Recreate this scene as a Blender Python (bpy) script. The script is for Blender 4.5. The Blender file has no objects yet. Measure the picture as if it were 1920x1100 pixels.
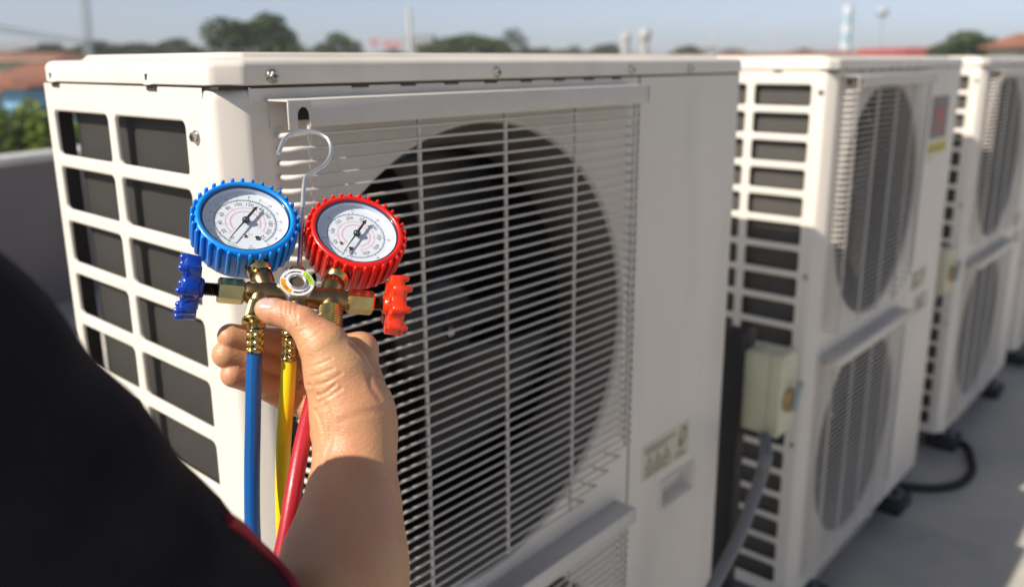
import bpy, bmesh, math, random
import numpy as np
from mathutils import Vector, Matrix
from mathutils.bvhtree import BVHTree
random.seed(7)
rng = np.random.default_rng(7)
sc = bpy.context.scene
col = sc.collection
PI = math.pi

# ------------------------------------------------------------------ camera
FPX, CX, CY = 1581.0, 960.0, 506.9            # focal length and optical centre on the 1920 x 1100 photograph
YAW, PITCH, ROLL = math.radians(41.59), math.radians(13.88), math.radians(-0.30)
C = np.array([-0.3794, -0.6659, 0.0203])      # metres; the first unit's lid seam is z = 0, its front face y = 0
FW = np.array([math.cos(YAW)*math.cos(PITCH), math.sin(YAW)*math.cos(PITCH), -math.sin(PITCH)])
_r = np.array([math.sin(YAW), -math.cos(YAW), 0.0]); _u = np.cross(_r, FW)
RT = math.cos(ROLL)*_r + math.sin(ROLL)*_u
UP = -math.sin(ROLL)*_r + math.cos(ROLL)*_u
cam_d = bpy.data.cameras.new('camera'); cam = bpy.data.objects.new('camera', cam_d); col.objects.link(cam)
m = Matrix.Identity(4)
for i in range(3):
    m[i][0], m[i][1], m[i][2], m[i][3] = RT[i], UP[i], -FW[i], C[i]
cam.matrix_world = m
cam_d.sensor_width = 36.0; cam_d.lens = FPX/1920*36.0
cam_d.shift_y = -(550-CY)/1920
cam_d.clip_start = 0.02; cam_d.clip_end = 6000
cam_d.dof.use_dof = True; cam_d.dof.focus_distance = 0.612; cam_d.dof.aperture_fstop = 4.6
sc.camera = cam

# ------------------------------------------------------------------ sky, sun, exposure
SUN = np.array([-1.0, 0.205, 0.845]); SUN /= np.linalg.norm(SUN)   # towards the sun
world = bpy.data.worlds.new('World'); sc.world = world; world.use_nodes = True
wn = world.node_tree.nodes; bg = wn['Background']
sky = wn.new('ShaderNodeTexSky'); sky.sky_type = 'NISHITA'; sky.sun_disc = False
sky.sun_elevation = math.asin(SUN[2]); sky.sun_rotation = math.atan2(SUN[0], SUN[1])
sky.air_density = .55; sky.dust_density = 1.0; sky.ozone_density = 4.0; sky.altitude = 0
hs = wn.new('ShaderNodeHueSaturation'); hs.inputs['Saturation'].default_value = .60     # thin white haze over the whole sky
world.node_tree.links.new(sky.outputs[0], hs.inputs['Color']); world.node_tree.links.new(hs.outputs[0], bg.inputs[0]); bg.inputs[1].default_value = 0.086
sl = bpy.data.lights.new('sun', 'SUN'); so = bpy.data.objects.new('sun', sl); col.objects.link(so)
sl.energy = 3.75; sl.angle = math.radians(0.55); sl.color = (1.0, 0.92, 0.80)
so.rotation_euler = Vector(SUN).to_track_quat('Z', 'Y').to_euler()
vs = sc.view_settings; vs.view_transform = 'Standard'; vs.look = 'None'; vs.gamma = 1; vs.use_curve_mapping = False
vs.exposure = 0.66
sc.cycles.max_bounces = 8; sc.cycles.transparent_max_bounces = 16
try: sc.cycles.use_denoising = True
except Exception: pass

# ------------------------------------------------------------------ geometry helpers
def ray(x, y): return FW + (x-CX)/FPX*RT - (y-CY)/FPX*UP
def dep(x, y, d): return C + d*ray(x, y)
def plane(x, y, ax, val):
    d = ray(x, y); return C + (val-C[ax])/d[ax]*d
V = lambda *a: np.array(a, float)
def unit(v): v = np.asarray(v, float); return v/np.linalg.norm(v)
def perp(a):
    a = unit(a); b = V(0, 0, 1) if abs(a[2]) < .9 else V(1, 0, 0)
    e1 = unit(np.cross(b, a)); return e1, np.cross(a, e1)

class M:
    def __init__(s): s.v = []; s.f = []; s.sm = []; s.mi = []; s.cur = 0
    def add(s, vs_, fs, smooth=False):
        o = len(s.v); s.v += [tuple(map(float, p)) for p in vs_]
        for f in fs: s.f.append(tuple(i+o for i in f)); s.sm.append(smooth); s.mi.append(s.cur)
    def box(s, a, b, fr=None, bev=0.0):
        """box from corner a to corner b, optionally in a frame fr=(origin, ex, ey, ez); chamfered edges"""
        a = V(*a); b = V(*b); lo = np.minimum(a, b); hi = np.maximum(a, b)
        if bev <= 0:
            P = [V(x, y, z) for z in (lo[2], hi[2]) for y in (lo[1], hi[1]) for x in (lo[0], hi[0])]
            F = [(0, 2, 3, 1), (4, 5, 7, 6), (0, 1, 5, 4), (2, 6, 7, 3), (0, 4, 6, 2), (1, 3, 7, 5)]
        else:
            bm = bmesh.new(); bmesh.ops.create_cube(bm, size=1)
            for v in bm.verts: v.co = Vector([(lo[i]+hi[i])/2 + v.co[i]*(hi[i]-lo[i]) for i in range(3)])
            bmesh.ops.bevel(bm, geom=list(bm.edges), offset=bev, segments=2, affect='EDGES', profile=.5)
            bm.verts.index_update()
            P = [np.array(v.co) for v in bm.verts]; F = [tuple(v.index for v in f.verts) for f in bm.faces]; bm.free()
        if fr: P = [fr[0]+p[0]*fr[1]+p[1]*fr[2]+p[2]*fr[3] for p in P]
        s.add(P, F, bev > 0)
    def lathe(s, o, ax, prof, n=24, e1=None, smooth=True, rad=None, caps=True):
        """prof: list of (height along ax, radius); rad(k,n,i) optional radius factor"""
        ax = unit(ax)
        if e1 is None: e1, e2 = perp(ax)
        else: e1 = unit(e1); e2 = np.cross(ax, e1)
        P = []; F = []
        for i, (h, r) in enumerate(prof):
            for k in range(n):
                a = 2*PI*k/n; q = r*(rad(k, n, i) if rad else 1)
                P.append(o+ax*h+e1*math.cos(a)*q+e2*math.sin(a)*q)
        for i in range(len(prof)-1):
            for k in range(n):
                k2 = (k+1) % n; F.append((i*n+k, i*n+k2, (i+1)*n+k2, (i+1)*n+k))
        s.add(P, F, smooth)
        if caps:
            L = len(prof)-1
            if prof[0][1] > 1e-6: s.add([P[k] for k in range(n)], [tuple(range(n))[::-1]])
            if prof[L][1] > 1e-6: s.add([P[L*n+k] for k in range(n)], [tuple(range(n))])
    def tube(s, pts, r, n=8, caps=True, flat=1.0):
        pts = [np.asarray(p, float) for p in pts]; P = []; F = []
        rr = r if hasattr(r, '__len__') else [r]*len(pts)
        t0 = unit(pts[1]-pts[0]); e1, e2 = perp(t0)
        for i, p in enumerate(pts):
            t = unit(pts[min(i+1, len(pts)-1)]-pts[max(i-1, 0)])
            e1 = unit(e1-t*(e1@t)); e2 = np.cross(t, e1)
            for k in range(n):
                a = 2*PI*k/n; P.append(p+rr[i]*(e1*math.cos(a)+e2*math.sin(a)*flat))
        for i in range(len(pts)-1):
            for k in range(n):
                k2 = (k+1) % n; F.append((i*n+k, i*n+k2, (i+1)*n+k2, (i+1)*n+k))
        s.add(P, F, True)
        if caps:
            L = len(pts)-1
            s.add([P[k] for k in range(n)], [tuple(range(n))[::-1]]); s.add([P[L*n+k] for k in range(n)], [tuple(range(n))])
    def prism(s, poly, fr, z0, z1, smooth=False, bev=0):
        """poly: 2D outline (ccw) in frame fr=(o,ex,ey,ez), extruded z0..z1"""
        n = len(poly); o, a, b, c = fr
        rings = []
        cen = np.mean(np.array(poly), axis=0)
        if bev:
            sh = lambda p: cen+(np.array(p)-cen)*(1-bev/max(np.linalg.norm(np.array(p)-cen), 1e-6))
            rings = [([sh(p) for p in poly], z0), (poly, z0+bev), (poly, z1-bev), ([sh(p) for p in poly], z1)]
        else: rings = [(poly, z0), (poly, z1)]
        P = [o+a*p[0]+b*p[1]+c*z for R_, z in rings for p in R_]; F = []
        for i in range(len(rings)-1):
            for k in range(n): F.append((i*n+k, i*n+(k+1) % n, (i+1)*n+(k+1) % n, (i+1)*n+k))
        s.add(P, F, smooth)
        L = len(rings)-1
        s.add([P[k] for k in range(n)], [tuple(range(n))[::-1]]); s.add([P[L*n+k] for k in range(n)], [tuple(range(n))])
    def mesh(s, name, off=None):
        me = bpy.data.meshes.new(name); vv = s.v
        if off is not None: vv = [(p[0]-off[0], p[1]-off[1], p[2]-off[2]) for p in vv]
        me.from_pydata(vv, [], s.f); me.polygons.foreach_set('use_smooth', s.sm)
        me.polygons.foreach_set('material_index', s.mi)
        me.update(); return me

def catmull(pts, sub=8):
    pts = [np.asarray(p, float) for p in pts]; out = []
    for i in range(len(pts)-1):
        p0 = pts[max(i-1, 0)]; p1 = pts[i]; p2 = pts[i+1]; p3 = pts[min(i+2, len(pts)-1)]
        for k in range(sub):
            t = k/sub
            out.append(.5*((2*p1)+(-p0+p2)*t+(2*p0-5*p1+4*p2-p3)*t*t+(-p0+3*p1-3*p2+p3)*t**3))
    out.append(pts[-1]); return out

WL = {}                                       # world location of every parent
def wloc(o): return WL.get(o.name, V(0, 0, 0)) if o is not None else V(0, 0, 0)
def thing(name, label, cat, loc=(0, 0, 0), group=None):
    o = bpy.data.objects.new(name, None); col.objects.link(o); o.location = loc
    o['label'] = label; o['category'] = cat
    if group: o['group'] = group
    o.empty_display_size = .05; WL[o.name] = V(*loc); return o
def obj(name, mb, mat, parent=None, label=None, kind=None):
    """link a mesh whose vertices are in world space as ONE object, part of parent"""
    off = wloc(parent); me = mb.mesh(name, off) if isinstance(mb, M) else mb
    for mt in (mat if isinstance(mat, (list, tuple)) else [mat]): me.materials.append(mt)
    o = bpy.data.objects.new(name, me); col.objects.link(o)
    if parent is not None: o.parent = parent
    WL[o.name] = off
    if label: o['label'] = label
    if kind: o['kind'] = kind
    return o
def tag(o, label, cat, group=None):
    o['label'] = label; o['category'] = cat
    if group: o['group'] = group
    return o

# ------------------------------------------------------------------ materials
def mat(name, c, rough=.5, metal=0., var=.0, vscale=8., bump=0., bscale=60., c2=None, spec=.5, dirt=None, coat=0., aniso=None, sss=0., detail=4.):
    mt = bpy.data.materials.new(name); mt.use_nodes = True
    nt = mt.node_tree; N = nt.nodes; L = nt.links; b = N['Principled BSDF']
    b.inputs['Base Color'].default_value = (*c, 1); b.inputs['Roughness'].default_value = rough; b.inputs['Metallic'].default_value = metal
    b.inputs['Specular IOR Level'].default_value = spec
    if coat: b.inputs['Coat Weight'].default_value = coat; b.inputs['Coat Roughness'].default_value = .08
    tc = N.new('ShaderNodeTexCoord')
    if var or c2:
        nz = N.new('ShaderNodeTexNoise'); nz.inputs['Scale'].default_value = vscale; nz.inputs['Detail'].default_value = detail
        L.new(tc.outputs['Object'], nz.inputs['Vector'])
        rp = N.new('ShaderNodeValToRGB'); L.new(nz.outputs['Fac'], rp.inputs[0])
        d = c2 or tuple(max(0, x*(1-var)) for x in c)
        rp.color_ramp.elements[0].position = .35; rp.color_ramp.elements[1].position = .65
        rp.color_ramp.elements[0].color = (*d, 1); rp.color_ramp.elements[1].color = (*c, 1)
        L.new(rp.outputs[0], b.inputs['Base Color'])
        if dirt:
            n2 = N.new('ShaderNodeTexNoise'); n2.inputs['Scale'].default_value = dirt[0]; n2.inputs['Detail'].default_value = 8
            mp = N.new('ShaderNodeMapping'); mp.inputs['Scale'].default_value = (1, 1, dirt[4] if len(dirt) > 4 else 1)
            L.new(tc.outputs['Object'], mp.inputs[0]); L.new(mp.outputs[0], n2.inputs['Vector'])
            r2 = N.new('ShaderNodeValToRGB'); r2.color_ramp.elements[0].position = dirt[1]; r2.color_ramp.elements[1].position = dirt[2]
            L.new(n2.outputs['Fac'], r2.inputs[0])
            mx = N.new('ShaderNodeMix'); mx.data_type = 'RGBA'; mx.inputs['B'].default_value = (*dirt[3], 1)
            L.new(r2.outputs[0], mx.inputs['Factor']); L.new(rp.outputs[0], mx.inputs['A']); L.new(mx.outputs['Result'], b.inputs['Base Color'])
    if bump:
        n3 = N.new('ShaderNodeTexNoise'); n3.inputs['Scale'].default_value = bscale; n3.inputs['Detail'].default_value = 3
        L.new(tc.outputs['Object'], n3.inputs['Vector'])
        bp = N.new('ShaderNodeBump'); bp.inputs['Strength'].default_value = 1; bp.inputs['Distance'].default_value = bump
        L.new(n3.outputs['Fac'], bp.inputs['Height']); L.new(bp.outputs[0], b.inputs['Normal'])
    if sss:
        b.inputs['Subsurface Weight'].default_value = sss; b.inputs['Subsurface Radius'].default_value = (1, .35, .18)
        b.inputs['Subsurface Scale'].default_value = .004
    return mt

PAINT = mat('cream_paint', (.735, .68, .605), .42, var=.05, vscale=5, bump=.00004, bscale=900, dirt=(9, .50, .82, (.58, .53, .46), .22))
PAINT_W = mat('wire_coating', (.60, .56, .51), .42, var=.06, vscale=30, bump=.00005, bscale=400)
def coil_mat(nm, k):
    COIL = bpy.data.materials.new(nm)
    COIL.use_nodes = True; nt = COIL.node_tree; N = nt.nodes; L = nt.links; b = N['Principled BSDF']
    tc = N.new('ShaderNodeTexCoord'); w = N.new('ShaderNodeTexWave'); w.wave_type = 'BANDS'; w.bands_direction = 'Z'
    w.inputs['Scale'].default_value = 160; w.inputs['Distortion'].default_value = .3
    w2 = N.new('ShaderNodeTexWave'); w2.bands_direction = 'Y'; w2.inputs['Scale'].default_value = 120; w2.inputs['Distortion'].default_value = .6
    L.new(tc.outputs['Object'], w.inputs['Vector']); L.new(tc.outputs['Object'], w2.inputs['Vector'])
    nz = N.new('ShaderNodeTexNoise'); nz.inputs['Scale'].default_value = 14; L.new(tc.outputs['Object'], nz.inputs['Vector'])
    ad = N.new('ShaderNodeMath'); ad.operation = 'MULTIPLY'; L.new(w.outputs['Fac'], ad.inputs[0]); L.new(w2.outputs['Fac'], ad.inputs[1])
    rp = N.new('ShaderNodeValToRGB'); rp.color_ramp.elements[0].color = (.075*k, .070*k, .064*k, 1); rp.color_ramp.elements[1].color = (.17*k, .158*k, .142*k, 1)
    L.new(ad.outputs[0], rp.inputs[0])
    mx = N.new('ShaderNodeMix'); mx.data_type = 'RGBA'; mx.blend_type = 'MULTIPLY'; mx.inputs['Factor'].default_value = .25
    L.new(rp.outputs[0], mx.inputs['A']); L.new(nz.outputs['Fac'], mx.inputs['B']); L.new(mx.outputs['Result'], b.inputs['Base Color'])
    b.inputs['Roughness'].default_value = .55; b.inputs['Specular IOR Level'].default_value = .3
    bp = N.new('ShaderNodeBump'); bp.inputs['Distance'].default_value = .0006; L.new(ad.outputs[0], bp.inputs['Height']); L.new(bp.outputs[0], b.inputs['Normal'])
    return COIL
COIL = coil_mat('coil_fins', 1.0); COILD = coil_mat('view_shaded_coil_fins', .5)  # darker copy for the near unit: view-angle shading put into the fin colour
DARK = mat('dark_inner_metal', (.045, .04, .036), .6, var=.3, vscale=12)
FANP = mat('black_fan_plastic', (.019, .019, .020), .42, var=.3, vscale=9, spec=.5)
THROAT = mat('shaded_fan_throat', (.14, .120, .10), .6, var=.3, vscale=9, spec=.3)  # shadow inside the throat put into its brown base colour
POSTW = mat('weathered_white_post', (.42, .42, .41), .6)
STEEL = mat('zinc_screw', (.62, .58, .52), .28, metal=1., var=.3, vscale=300)
CHROME = mat('plated_wire_steel', (.80, .80, .80), .34, metal=.85, var=.12, vscale=90, bump=.00003, bscale=700)
BLACKR = mat('black_rubber', (.016, .016, .018), .6, var=.3, vscale=20)
BRASS = mat('tarnished_brass', (.46, .31, .13), .28, metal=1., c2=(.30, .19, .09), vscale=110, bump=.00006, bscale=900)
BRASS2 = mat('bright_brass', (.72, .50, .17), .22, metal=1., c2=(.50, .35, .13), vscale=90, bump=.00005, bscale=600)
BRASSG = mat('greenish_brass_nut', (.60, .47, .19), .24, metal=1., c2=(.44, .36, .16), vscale=60, bump=.00005, bscale=700)
THREAD = mat('dark_oiled_thread', (.22, .16, .11), .3, metal=1., var=.5, vscale=300)
BLUEP = mat('light_blue_rubber', (.0, .27, .84), .34, var=.12, vscale=30, bump=.00008, bscale=260, coat=.25)
REDP = mat('red_rubber', (.80, .012, .004), .34, var=.12, vscale=30, bump=.00008, bscale=260, coat=.25)
BLUEK = mat('deep_blue_plastic', (.002, .045, .38), .22, var=.1, vscale=40, coat=.5, bump=.00004, bscale=300)
REDK = mat('orange_red_plastic', (.74, .035, .004), .25, var=.1, vscale=40, coat=.4, bump=.00004, bscale=300)
DIALW = mat('pale_gauge_wall', (.62, .68, .76), .4)
DIAL = mat('white_dial', (.80, .82, .85), .5)
INK = mat('black_ink', (.02, .02, .025), .5)
INKR = mat('red_ink', (.80, .25, .28), .6)
INKG = mat('green_ink', (.10, .55, .35), .6)
DGREEN = mat('lime_label', (.42, .68, .02), .5)
DORANGE = mat('orange_label', (.90, .36, .005), .5)
LABELW = mat('white_label', (.82, .80, .80), .45)
BEZEL = mat('navy_bezel', (.02, .035, .10), .15, coat=.6)
HB = mat('blue_hose_rubber', (.004, .10, .36), .36, var=.15, vscale=25, bump=.00012, bscale=420, coat=.15)
HY = mat('yellow_hose_rubber', (.88, .64, .004), .36, var=.08, vscale=25, bump=.00012, bscale=420, coat=.15)
HR = mat('red_hose_rubber', (.44, .012, .028), .38, var=.15, vscale=25, bump=.00014, bscale=420, coat=.15)
CLOTH = mat('black_shirt_cloth', (.010, .010, .013), .9, var=.4, vscale=40, bump=.0004, bscale=900, spec=.2)
PIPING = mat('dark_red_piping', (.30, .008, .022), .7, var=.2, vscale=60, bump=.0003, bscale=500)
def glass_mat():
    mt = bpy.data.materials.new('gauge_window_glass'); mt.use_nodes = True; nt = mt.node_tree; N = nt.nodes; L = nt.links
    N.remove(N['Principled BSDF']); out = N['Material Output']
    t = N.new('ShaderNodeBsdfTransparent'); t.inputs[0].default_value = (.96, .98, 1, 1)
    g = N.new('ShaderNodeBsdfGlossy'); g.inputs['Roughness'].default_value = .03
    mx = N.new('ShaderNodeMixShader'); mx.inputs[0].default_value = .07; L.new(t.outputs[0], mx.inputs[1]); L.new(g.outputs[0], mx.inputs[2]); L.new(mx.outputs[0], out.inputs[0])
    return mt
GLASS = glass_mat()
def skin_mat():
    mt = mat('tan_skin', (.60, .33, .165), .40, c2=(.60, .275, .15), vscale=40, sss=.12, spec=.45, detail=6)
    nt = mt.node_tree; N = nt.nodes; L = nt.links; b = N['Principled BSDF']
    tc = N.new('ShaderNodeTexCoord')
    vo = N.new('ShaderNodeTexVoronoi'); vo.feature = 'DISTANCE_TO_EDGE'; vo.inputs['Scale'].default_value = 620
    L.new(tc.outputs['Object'], vo.inputs['Vector'])
    n = N.new('ShaderNodeTexNoise'); n.inputs['Scale'].default_value = 260; n.inputs['Detail'].default_value = 6
    mp = N.new('ShaderNodeMapping'); mp.inputs['Scale'].default_value = (1, 1, 3.2); mp.inputs['Rotation'].default_value = (.4, .3, 0)
    L.new(tc.outputs['Object'], mp.inputs[0]); L.new(mp.outputs[0], n.inputs['Vector'])
    b1 = N.new('ShaderNodeBump'); b1.inputs['Distance'].default_value = .00022; b1.inputs['Strength'].default_value = .9; L.new(vo.outputs['Distance'], b1.inputs['Height'])
    b2 = N.new('ShaderNodeBump'); b2.inputs['Distance'].default_value = .00045; b2.inputs['Strength'].default_value = .9; L.new(n.outputs['Fac'], b2.inputs['Height'])
    L.new(b1.outputs[0], b2.inputs['Normal']); L.new(b2.outputs[0], b.inputs['Normal'])
    return mt
SKIN = skin_mat()
NAIL = mat('fingernail', (.66, .40, .34), .25, var=.08, vscale=200, sss=.2, spec=.5)

def concrete():
    mt = mat('rooftop_concrete', (.53, .49, .41), .85, c2=(.42, .40, .37), vscale=3, bump=.001, bscale=90, dirt=(2.6, .46, .66, (.31, .30, .29)), detail=12)
    return mt
CONC = concrete()
WALLM = mat('grey_painted_wall', (.20, .175, .18), .8, var=.12, vscale=2.5, bump=.001, bscale=40, dirt=(1.2, .6, .8, (.12, .11, .10), .3))
COPING = mat('pale_coping', (.62, .62, .60), .7, var=.15, vscale=6, bump=.0006, bscale=60)

# ------------------------------------------------------------------ the setting
FLOOR = -1.30
def sheet(name, x0, x1, y0, y1, z, mt, n=1, th=0):
    mb = M(); P = []; F = []
    for j in range(n+1):
        for i in range(n+1): P.append((x0+(x1-x0)*i/n, y0+(y1-y0)*j/n, z))
    for j in range(n):
        for i in range(n): F.append((j*(n+1)+i, j*(n+1)+i+1, (j+1)*(n+1)+i+1, (j+1)*(n+1)+i))
    mb.add(P, F)
    o = obj(name, mb, mt); o['kind'] = 'structure'; return o
GROUND_Z = -8.0
GRM = mat('scrub_ground', (.10, .115, .05), .95, c2=(.16, .13, .09), vscale=.05, bump=.05, bscale=.6)
sheet('ground', -500, 900, -500, 900, GROUND_Z, GRM, 4)
mb = M(); mb.box((-4, -6, GROUND_Z+.01), (22, 12, FLOOR)); o = obj('rooftop', mb, CONC); o['kind'] = 'structure'
# parapet: runs at an angle behind the row of units
pa = V(1.138, 4.22, 0); pd = unit(V(.93, .37, 0)); pn = V(-pd[1], pd[0], 0)
P0 = pa-pd*5.0; P1 = pa+pd*17.0
wl = thing('parapet_wall', 'dark grey rooftop parapet wall with a pale coping, behind the first unit', 'wall', (pa[0], pa[1], FLOOR))
mb = M(); fr = (V(0, 0, 0)+P0, pd, pn, V(0, 0, 1)); LN = float(np.linalg.norm(P1-P0))
mb.box((0, 0.012, FLOOR), (LN, .14, -.492), fr); obj('wall_face', mb, WALLM, wl)
for k in range(11):
    mb = M(); mb.box((k*2.0+.003, -.015, -.492), ((k+1)*2.0-.003, .17, -.452), fr, bev=.004); obj('coping_slab', mb, COPING, wl)

# ------------------------------------------------------------------ condenser unit builder
def rr_loop(cx, cy, hw, hh, r, n=4):
    out = []
    for (sx, sy, a0) in ((1, 1, 0), (-1, 1, PI/2), (-1, -1, PI), (1, -1, 1.5*PI)):
        for k in range(n+1):
            a = a0+PI/2*k/n; out.append((cx+sx*(hw-r)+r*math.cos(a), cy+sy*(hh-r)+r*math.sin(a)))
    return out
def grid_panel(mb, org, eu, ev, en, us, vs_, openings, depth, r=.006, lip=.0035):
    """flat panel cut into cells (us x vs_); openings[(i,j)] = (u0,u1,v0,v1). en points out of the panel"""
    for i in range(len(us)-1):
        for j in range(len(vs_)-1):
            u0, u1, v0, v1 = us[i], us[i+1], vs_[j], vs_[j+1]
            if (i, j) not in openings:
                mb.add([org+eu*u+ev*v for u, v in ((u0, v0), (u1, v0), (u1, v1), (u0, v1))], [(0, 1, 2, 3)], False); continue
            a0, a1, b0, b1 = openings[(i, j)]
            cx, cy, hw, hh = (a0+a1)/2, (b0+b1)/2, (a1-a0)/2, (b1-b0)/2
            rings = [(lip, 0.), (lip*.45, -lip*.18), (lip*.12, -lip*.55), (0, -lip), (0, -depth)]
            loops = [rr_loop(cx, cy, hw+g, hh+g, r+g) for g, _ in rings]; n = len(loops[0])
            P = []
            for L_, (_, z) in zip(loops, rings): P += [org+eu*p[0]+ev*p[1]+en*z for p in L_]
            F = []
            for q in range(len(rings)-1):
                for k in range(n): F.append((q*n+k, q*n+(k+1) % n, (q+1)*n+(k+1) % n, (q+1)*n+k))
            mb.add(P, F, True)
            # outer: flat ring between loop 0 and the cell rectangle
            cor = [(u1, v1), (u0, v1), (u0, v0), (u1, v0)]
            Q = [org+eu*p[0]+ev*p[1] for p in loops[0]]+[org+eu*p[0]+ev*p[1] for p in cor]
            F = []; m4 = n//4
            for c_ in range(4):
                for k in range(m4-1): F.append((c_*m4+k+1, c_*m4+k, n+c_))
                F.append(((c_*m4+m4) % n, c_*m4+m4-1, n+c_, n+(c_+1) % 4))
            mb.add(Q, F, False)

def screw_head(mb, p, nrm, r=.0062, cross=None):
    e1, e2 = perp(nrm)
    mb.lathe(p, nrm, [(0, r), (.0012, r), (.0018, r*.86), (.0022, r*.82)], 20, e1)
    hexr = [(h, rr*.78) for h, rr in ((.002, r), (.0042, r), (.005, r*.86), (.0052, 0))]
    mb.lathe(p, nrm, hexr, 6, e1, smooth=False, caps=False)
def cross_slot(mb, p, nrm, s=.0024):
    e1, e2 = perp(nrm); fr = (p+nrm*.00515, e1, e2, unit(nrm))
    mb.box((-s, -.0006, 0), (s, .0006, .0003), fr); mb.box((-.0006, -s, 0), (.0006, s, .0003), fr)

WZ0, WPITCH = -.041, .0125
def build_unit(X0, W, D, spec, label):
    t = thing('condenser_unit', label, 'air conditioner', (X0, 0, FLOOR), 'row of outdoor condenser units')
    ZB = -1.21
    O = V(X0, 0, 0); ex, ey, ez = V(1, 0, 0), V(0, 1, 0), V(0, 0, 1)
    # --- side grille (left face) ---
    mb = M()
    rows = []; z = spec['z0']
    while z-spec['h'] > ZB+.02: rows.append((z-spec['h'], z)); z -= spec['p']
    rows = rows[::-1]                          # bottom to top
    cols = spec['cols']                        # (y0,y1) list ascending
    us = [.028]+[(cols[i][1]+cols[i+1][0])/2 for i in range(len(cols)-1)]+[D]
    if cols[0][0]-.028 > .012: us = [.028, cols[0][0]-.012]+us[1:]; uo = 1
    else: uo = 0
    vv = [ZB]+[rows[0][0]-.006]+[(rows[i][1]+rows[i+1][0])/2 for i in range(len(rows)-1)]+[rows[-1][1]+.010, 0.0]
    op = {}
    for ci, (a, b) in enumerate(cols):
        for ri, (c0, c1) in enumerate(rows): op[(ci+uo, ri+1)] = (a, b, c0, c1)
    grid_panel(mb, O, ey, ez, -ex, us, vv, op, .0045, lip=.0028)
    obj('side_grille', mb, PAINT, t)
    # --- corner post, a soft chamfer ---
    mb = M(); prof = [(0, .028), (.0006, .0195), (.0026, .0150), (.0060, .0122), (.0225, .0020), (.0255, .0005), (.028, 0)]
    P = []; F = []
    zs = [ZB, -.011, -.004, -.001]
    for zi, zz in enumerate(zs):
        ins = .0 if zi < 2 else (.0012 if zi == 2 else .004)
        for a, b in prof: P.append((X0+a+ins, b+ins, zz))
    n = len(prof)
    for j in range(len(zs)-1):
        for k in range(n-1): F.append((j*n+k, j*n+k+1, (j+1)*n+k+1, (j+1)*n+k))
    mb.add(P, F, True); obj('corner_panel', mb, PAINT, t)
    # --- front panel with two fan openings ---
    XS = W*.68
    mb = M(); NS = 96
    fans = spec['fans']; zc = [0.0, spec['split'], ZB]
    for k, (fx, fz, fr_) in enumerate(fans):
        xa, xb, za, zb = .028, XS, zc[k+1], zc[k]
        angs = [2*PI*i/NS for i in range(NS)]
        for cxn, czn in ((xa, za), (xb, za), (xb, zb), (xa, zb)):   # snap nearest ray to each corner
            a = math.atan2(czn-fz, cxn-fx) % (2*PI); j = min(range(NS), key=lambda i: abs((angs[i]-a+PI) % (2*PI)-PI)); angs[j] = a
        def rect(a):
            c_, s_ = math.cos(a), math.sin(a); tt = 1e9
            if c_ > 1e-9: tt = min(tt, (xb-fx)/c_)
            if c_ < -1e-9: tt = min(tt, (xa-fx)/c_)
            if s_ > 1e-9: tt = min(tt, (zb-fz)/s_)
            if s_ < -1e-9: tt = min(tt, (za-fz)/s_)
            return (fx+c_*tt, fz+s_*tt)
        # outer flat, rounded lip, bell-mouth, throat
        prof = [(fr_+.004, 0.), (fr_+.0015, .0005), (fr_, .0020), (fr_-.0012, .0045), (fr_-.002, .008)]
        P = [(X0+rect(a)[0], 0, rect(a)[1]) for a in angs]
        for r_, y_ in prof: P += [(X0+fx+math.cos(a)*r_, y_, fz+math.sin(a)*r_) for a in angs]
        F = [(i, (i+1) % NS, NS+(i+1) % NS, NS+i) for i in range(NS)]
        mb.add([P[i] for i in range(2*NS)], F, False)
        P2 = P[NS:]; F = []
        for q in range(len(prof)-1):
            for i in range(NS): F.append((q*NS+i, q*NS+(i+1) % NS, (q+1)*NS+(i+1) % NS, (q+1)*NS+i))
        mb.add(P2, F, True)
    obj('front_panel', mb, PAINT, t)
    for (fx, fz, fr_) in fans:
        mb = M(); mb.lathe(V(X0+fx, .008, fz), V(0, 1, 0), [(0, fr_-.0021), (.006, fr_-.006), (.020, fr_-.015), (.040, fr_-.024), (.085, fr_-.034), (.087, fr_-.030)], 96, caps=False); obj('fan_throat', mb, THROAT, t)
    # --- service panel ---
    mb = M(); hx0, hx1, hz0, hz1 = spec['handle']
    us2 = [XS+.0035, hx0-.012, hx1+.012, W]; vs2 = [ZB, hz0-.012, hz1+.012, -.0005]
    grid_panel(mb, V(X0, 0, 0), ex, ez, -ey, us2, vs2, {(1, 1): (hx0, hx1, hz0, hz1)}, .022, r=.005, lip=.003)
    mb.add([(X0+hx0-.01, .0215, hz0-.01), (X0+hx1+.01, .0215, hz0-.01), (X0+hx1+.01, .0215, hz1+.01), (X0+hx0-.01, .0215, hz1+.01)], [(0, 1, 2, 3)])
    mb.add([(X0+XS, .004, ZB), (X0+XS+.0035, .004, ZB), (X0+XS+.0035, .004, 0), (X0+XS, .004, 0)], [(0, 1, 2, 3)])
    mb.add([(X0+W, 0, ZB), (X0+W, D, ZB), (X0+W, D, -.0005), (X0+W, 0, -.0005)], [(0, 1, 2, 3)])
    obj('service_panel', mb, PAINT, t)
    mb = M()
    o2 = rr_loop((hx0+hx1)/2, (hz0+hz1)/2, (hx1-hx0)/2+.007, (hz1-hz0)/2+.007, .008); i2 = rr_loop((hx0+hx1)/2, (hz0+hz1)/2, (hx1-hx0)/2+.002, (hz1-hz0)/2+.002, .006); n = len(o2)
    P = [(X0+p[0], -.0005, p[1]) for p in o2]+[(X0+p[0]*1, -.003, p[1]) for p in rr_loop((hx0+hx1)/2, (hz0+hz1)/2, (hx1-hx0)/2+.0055, (hz1-hz0)/2+.0055, .0075)]+[(X0+p[0], -.003, p[1]) for p in i2]+[(X0+p[0], .001, p[1]) for p in i2]
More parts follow.
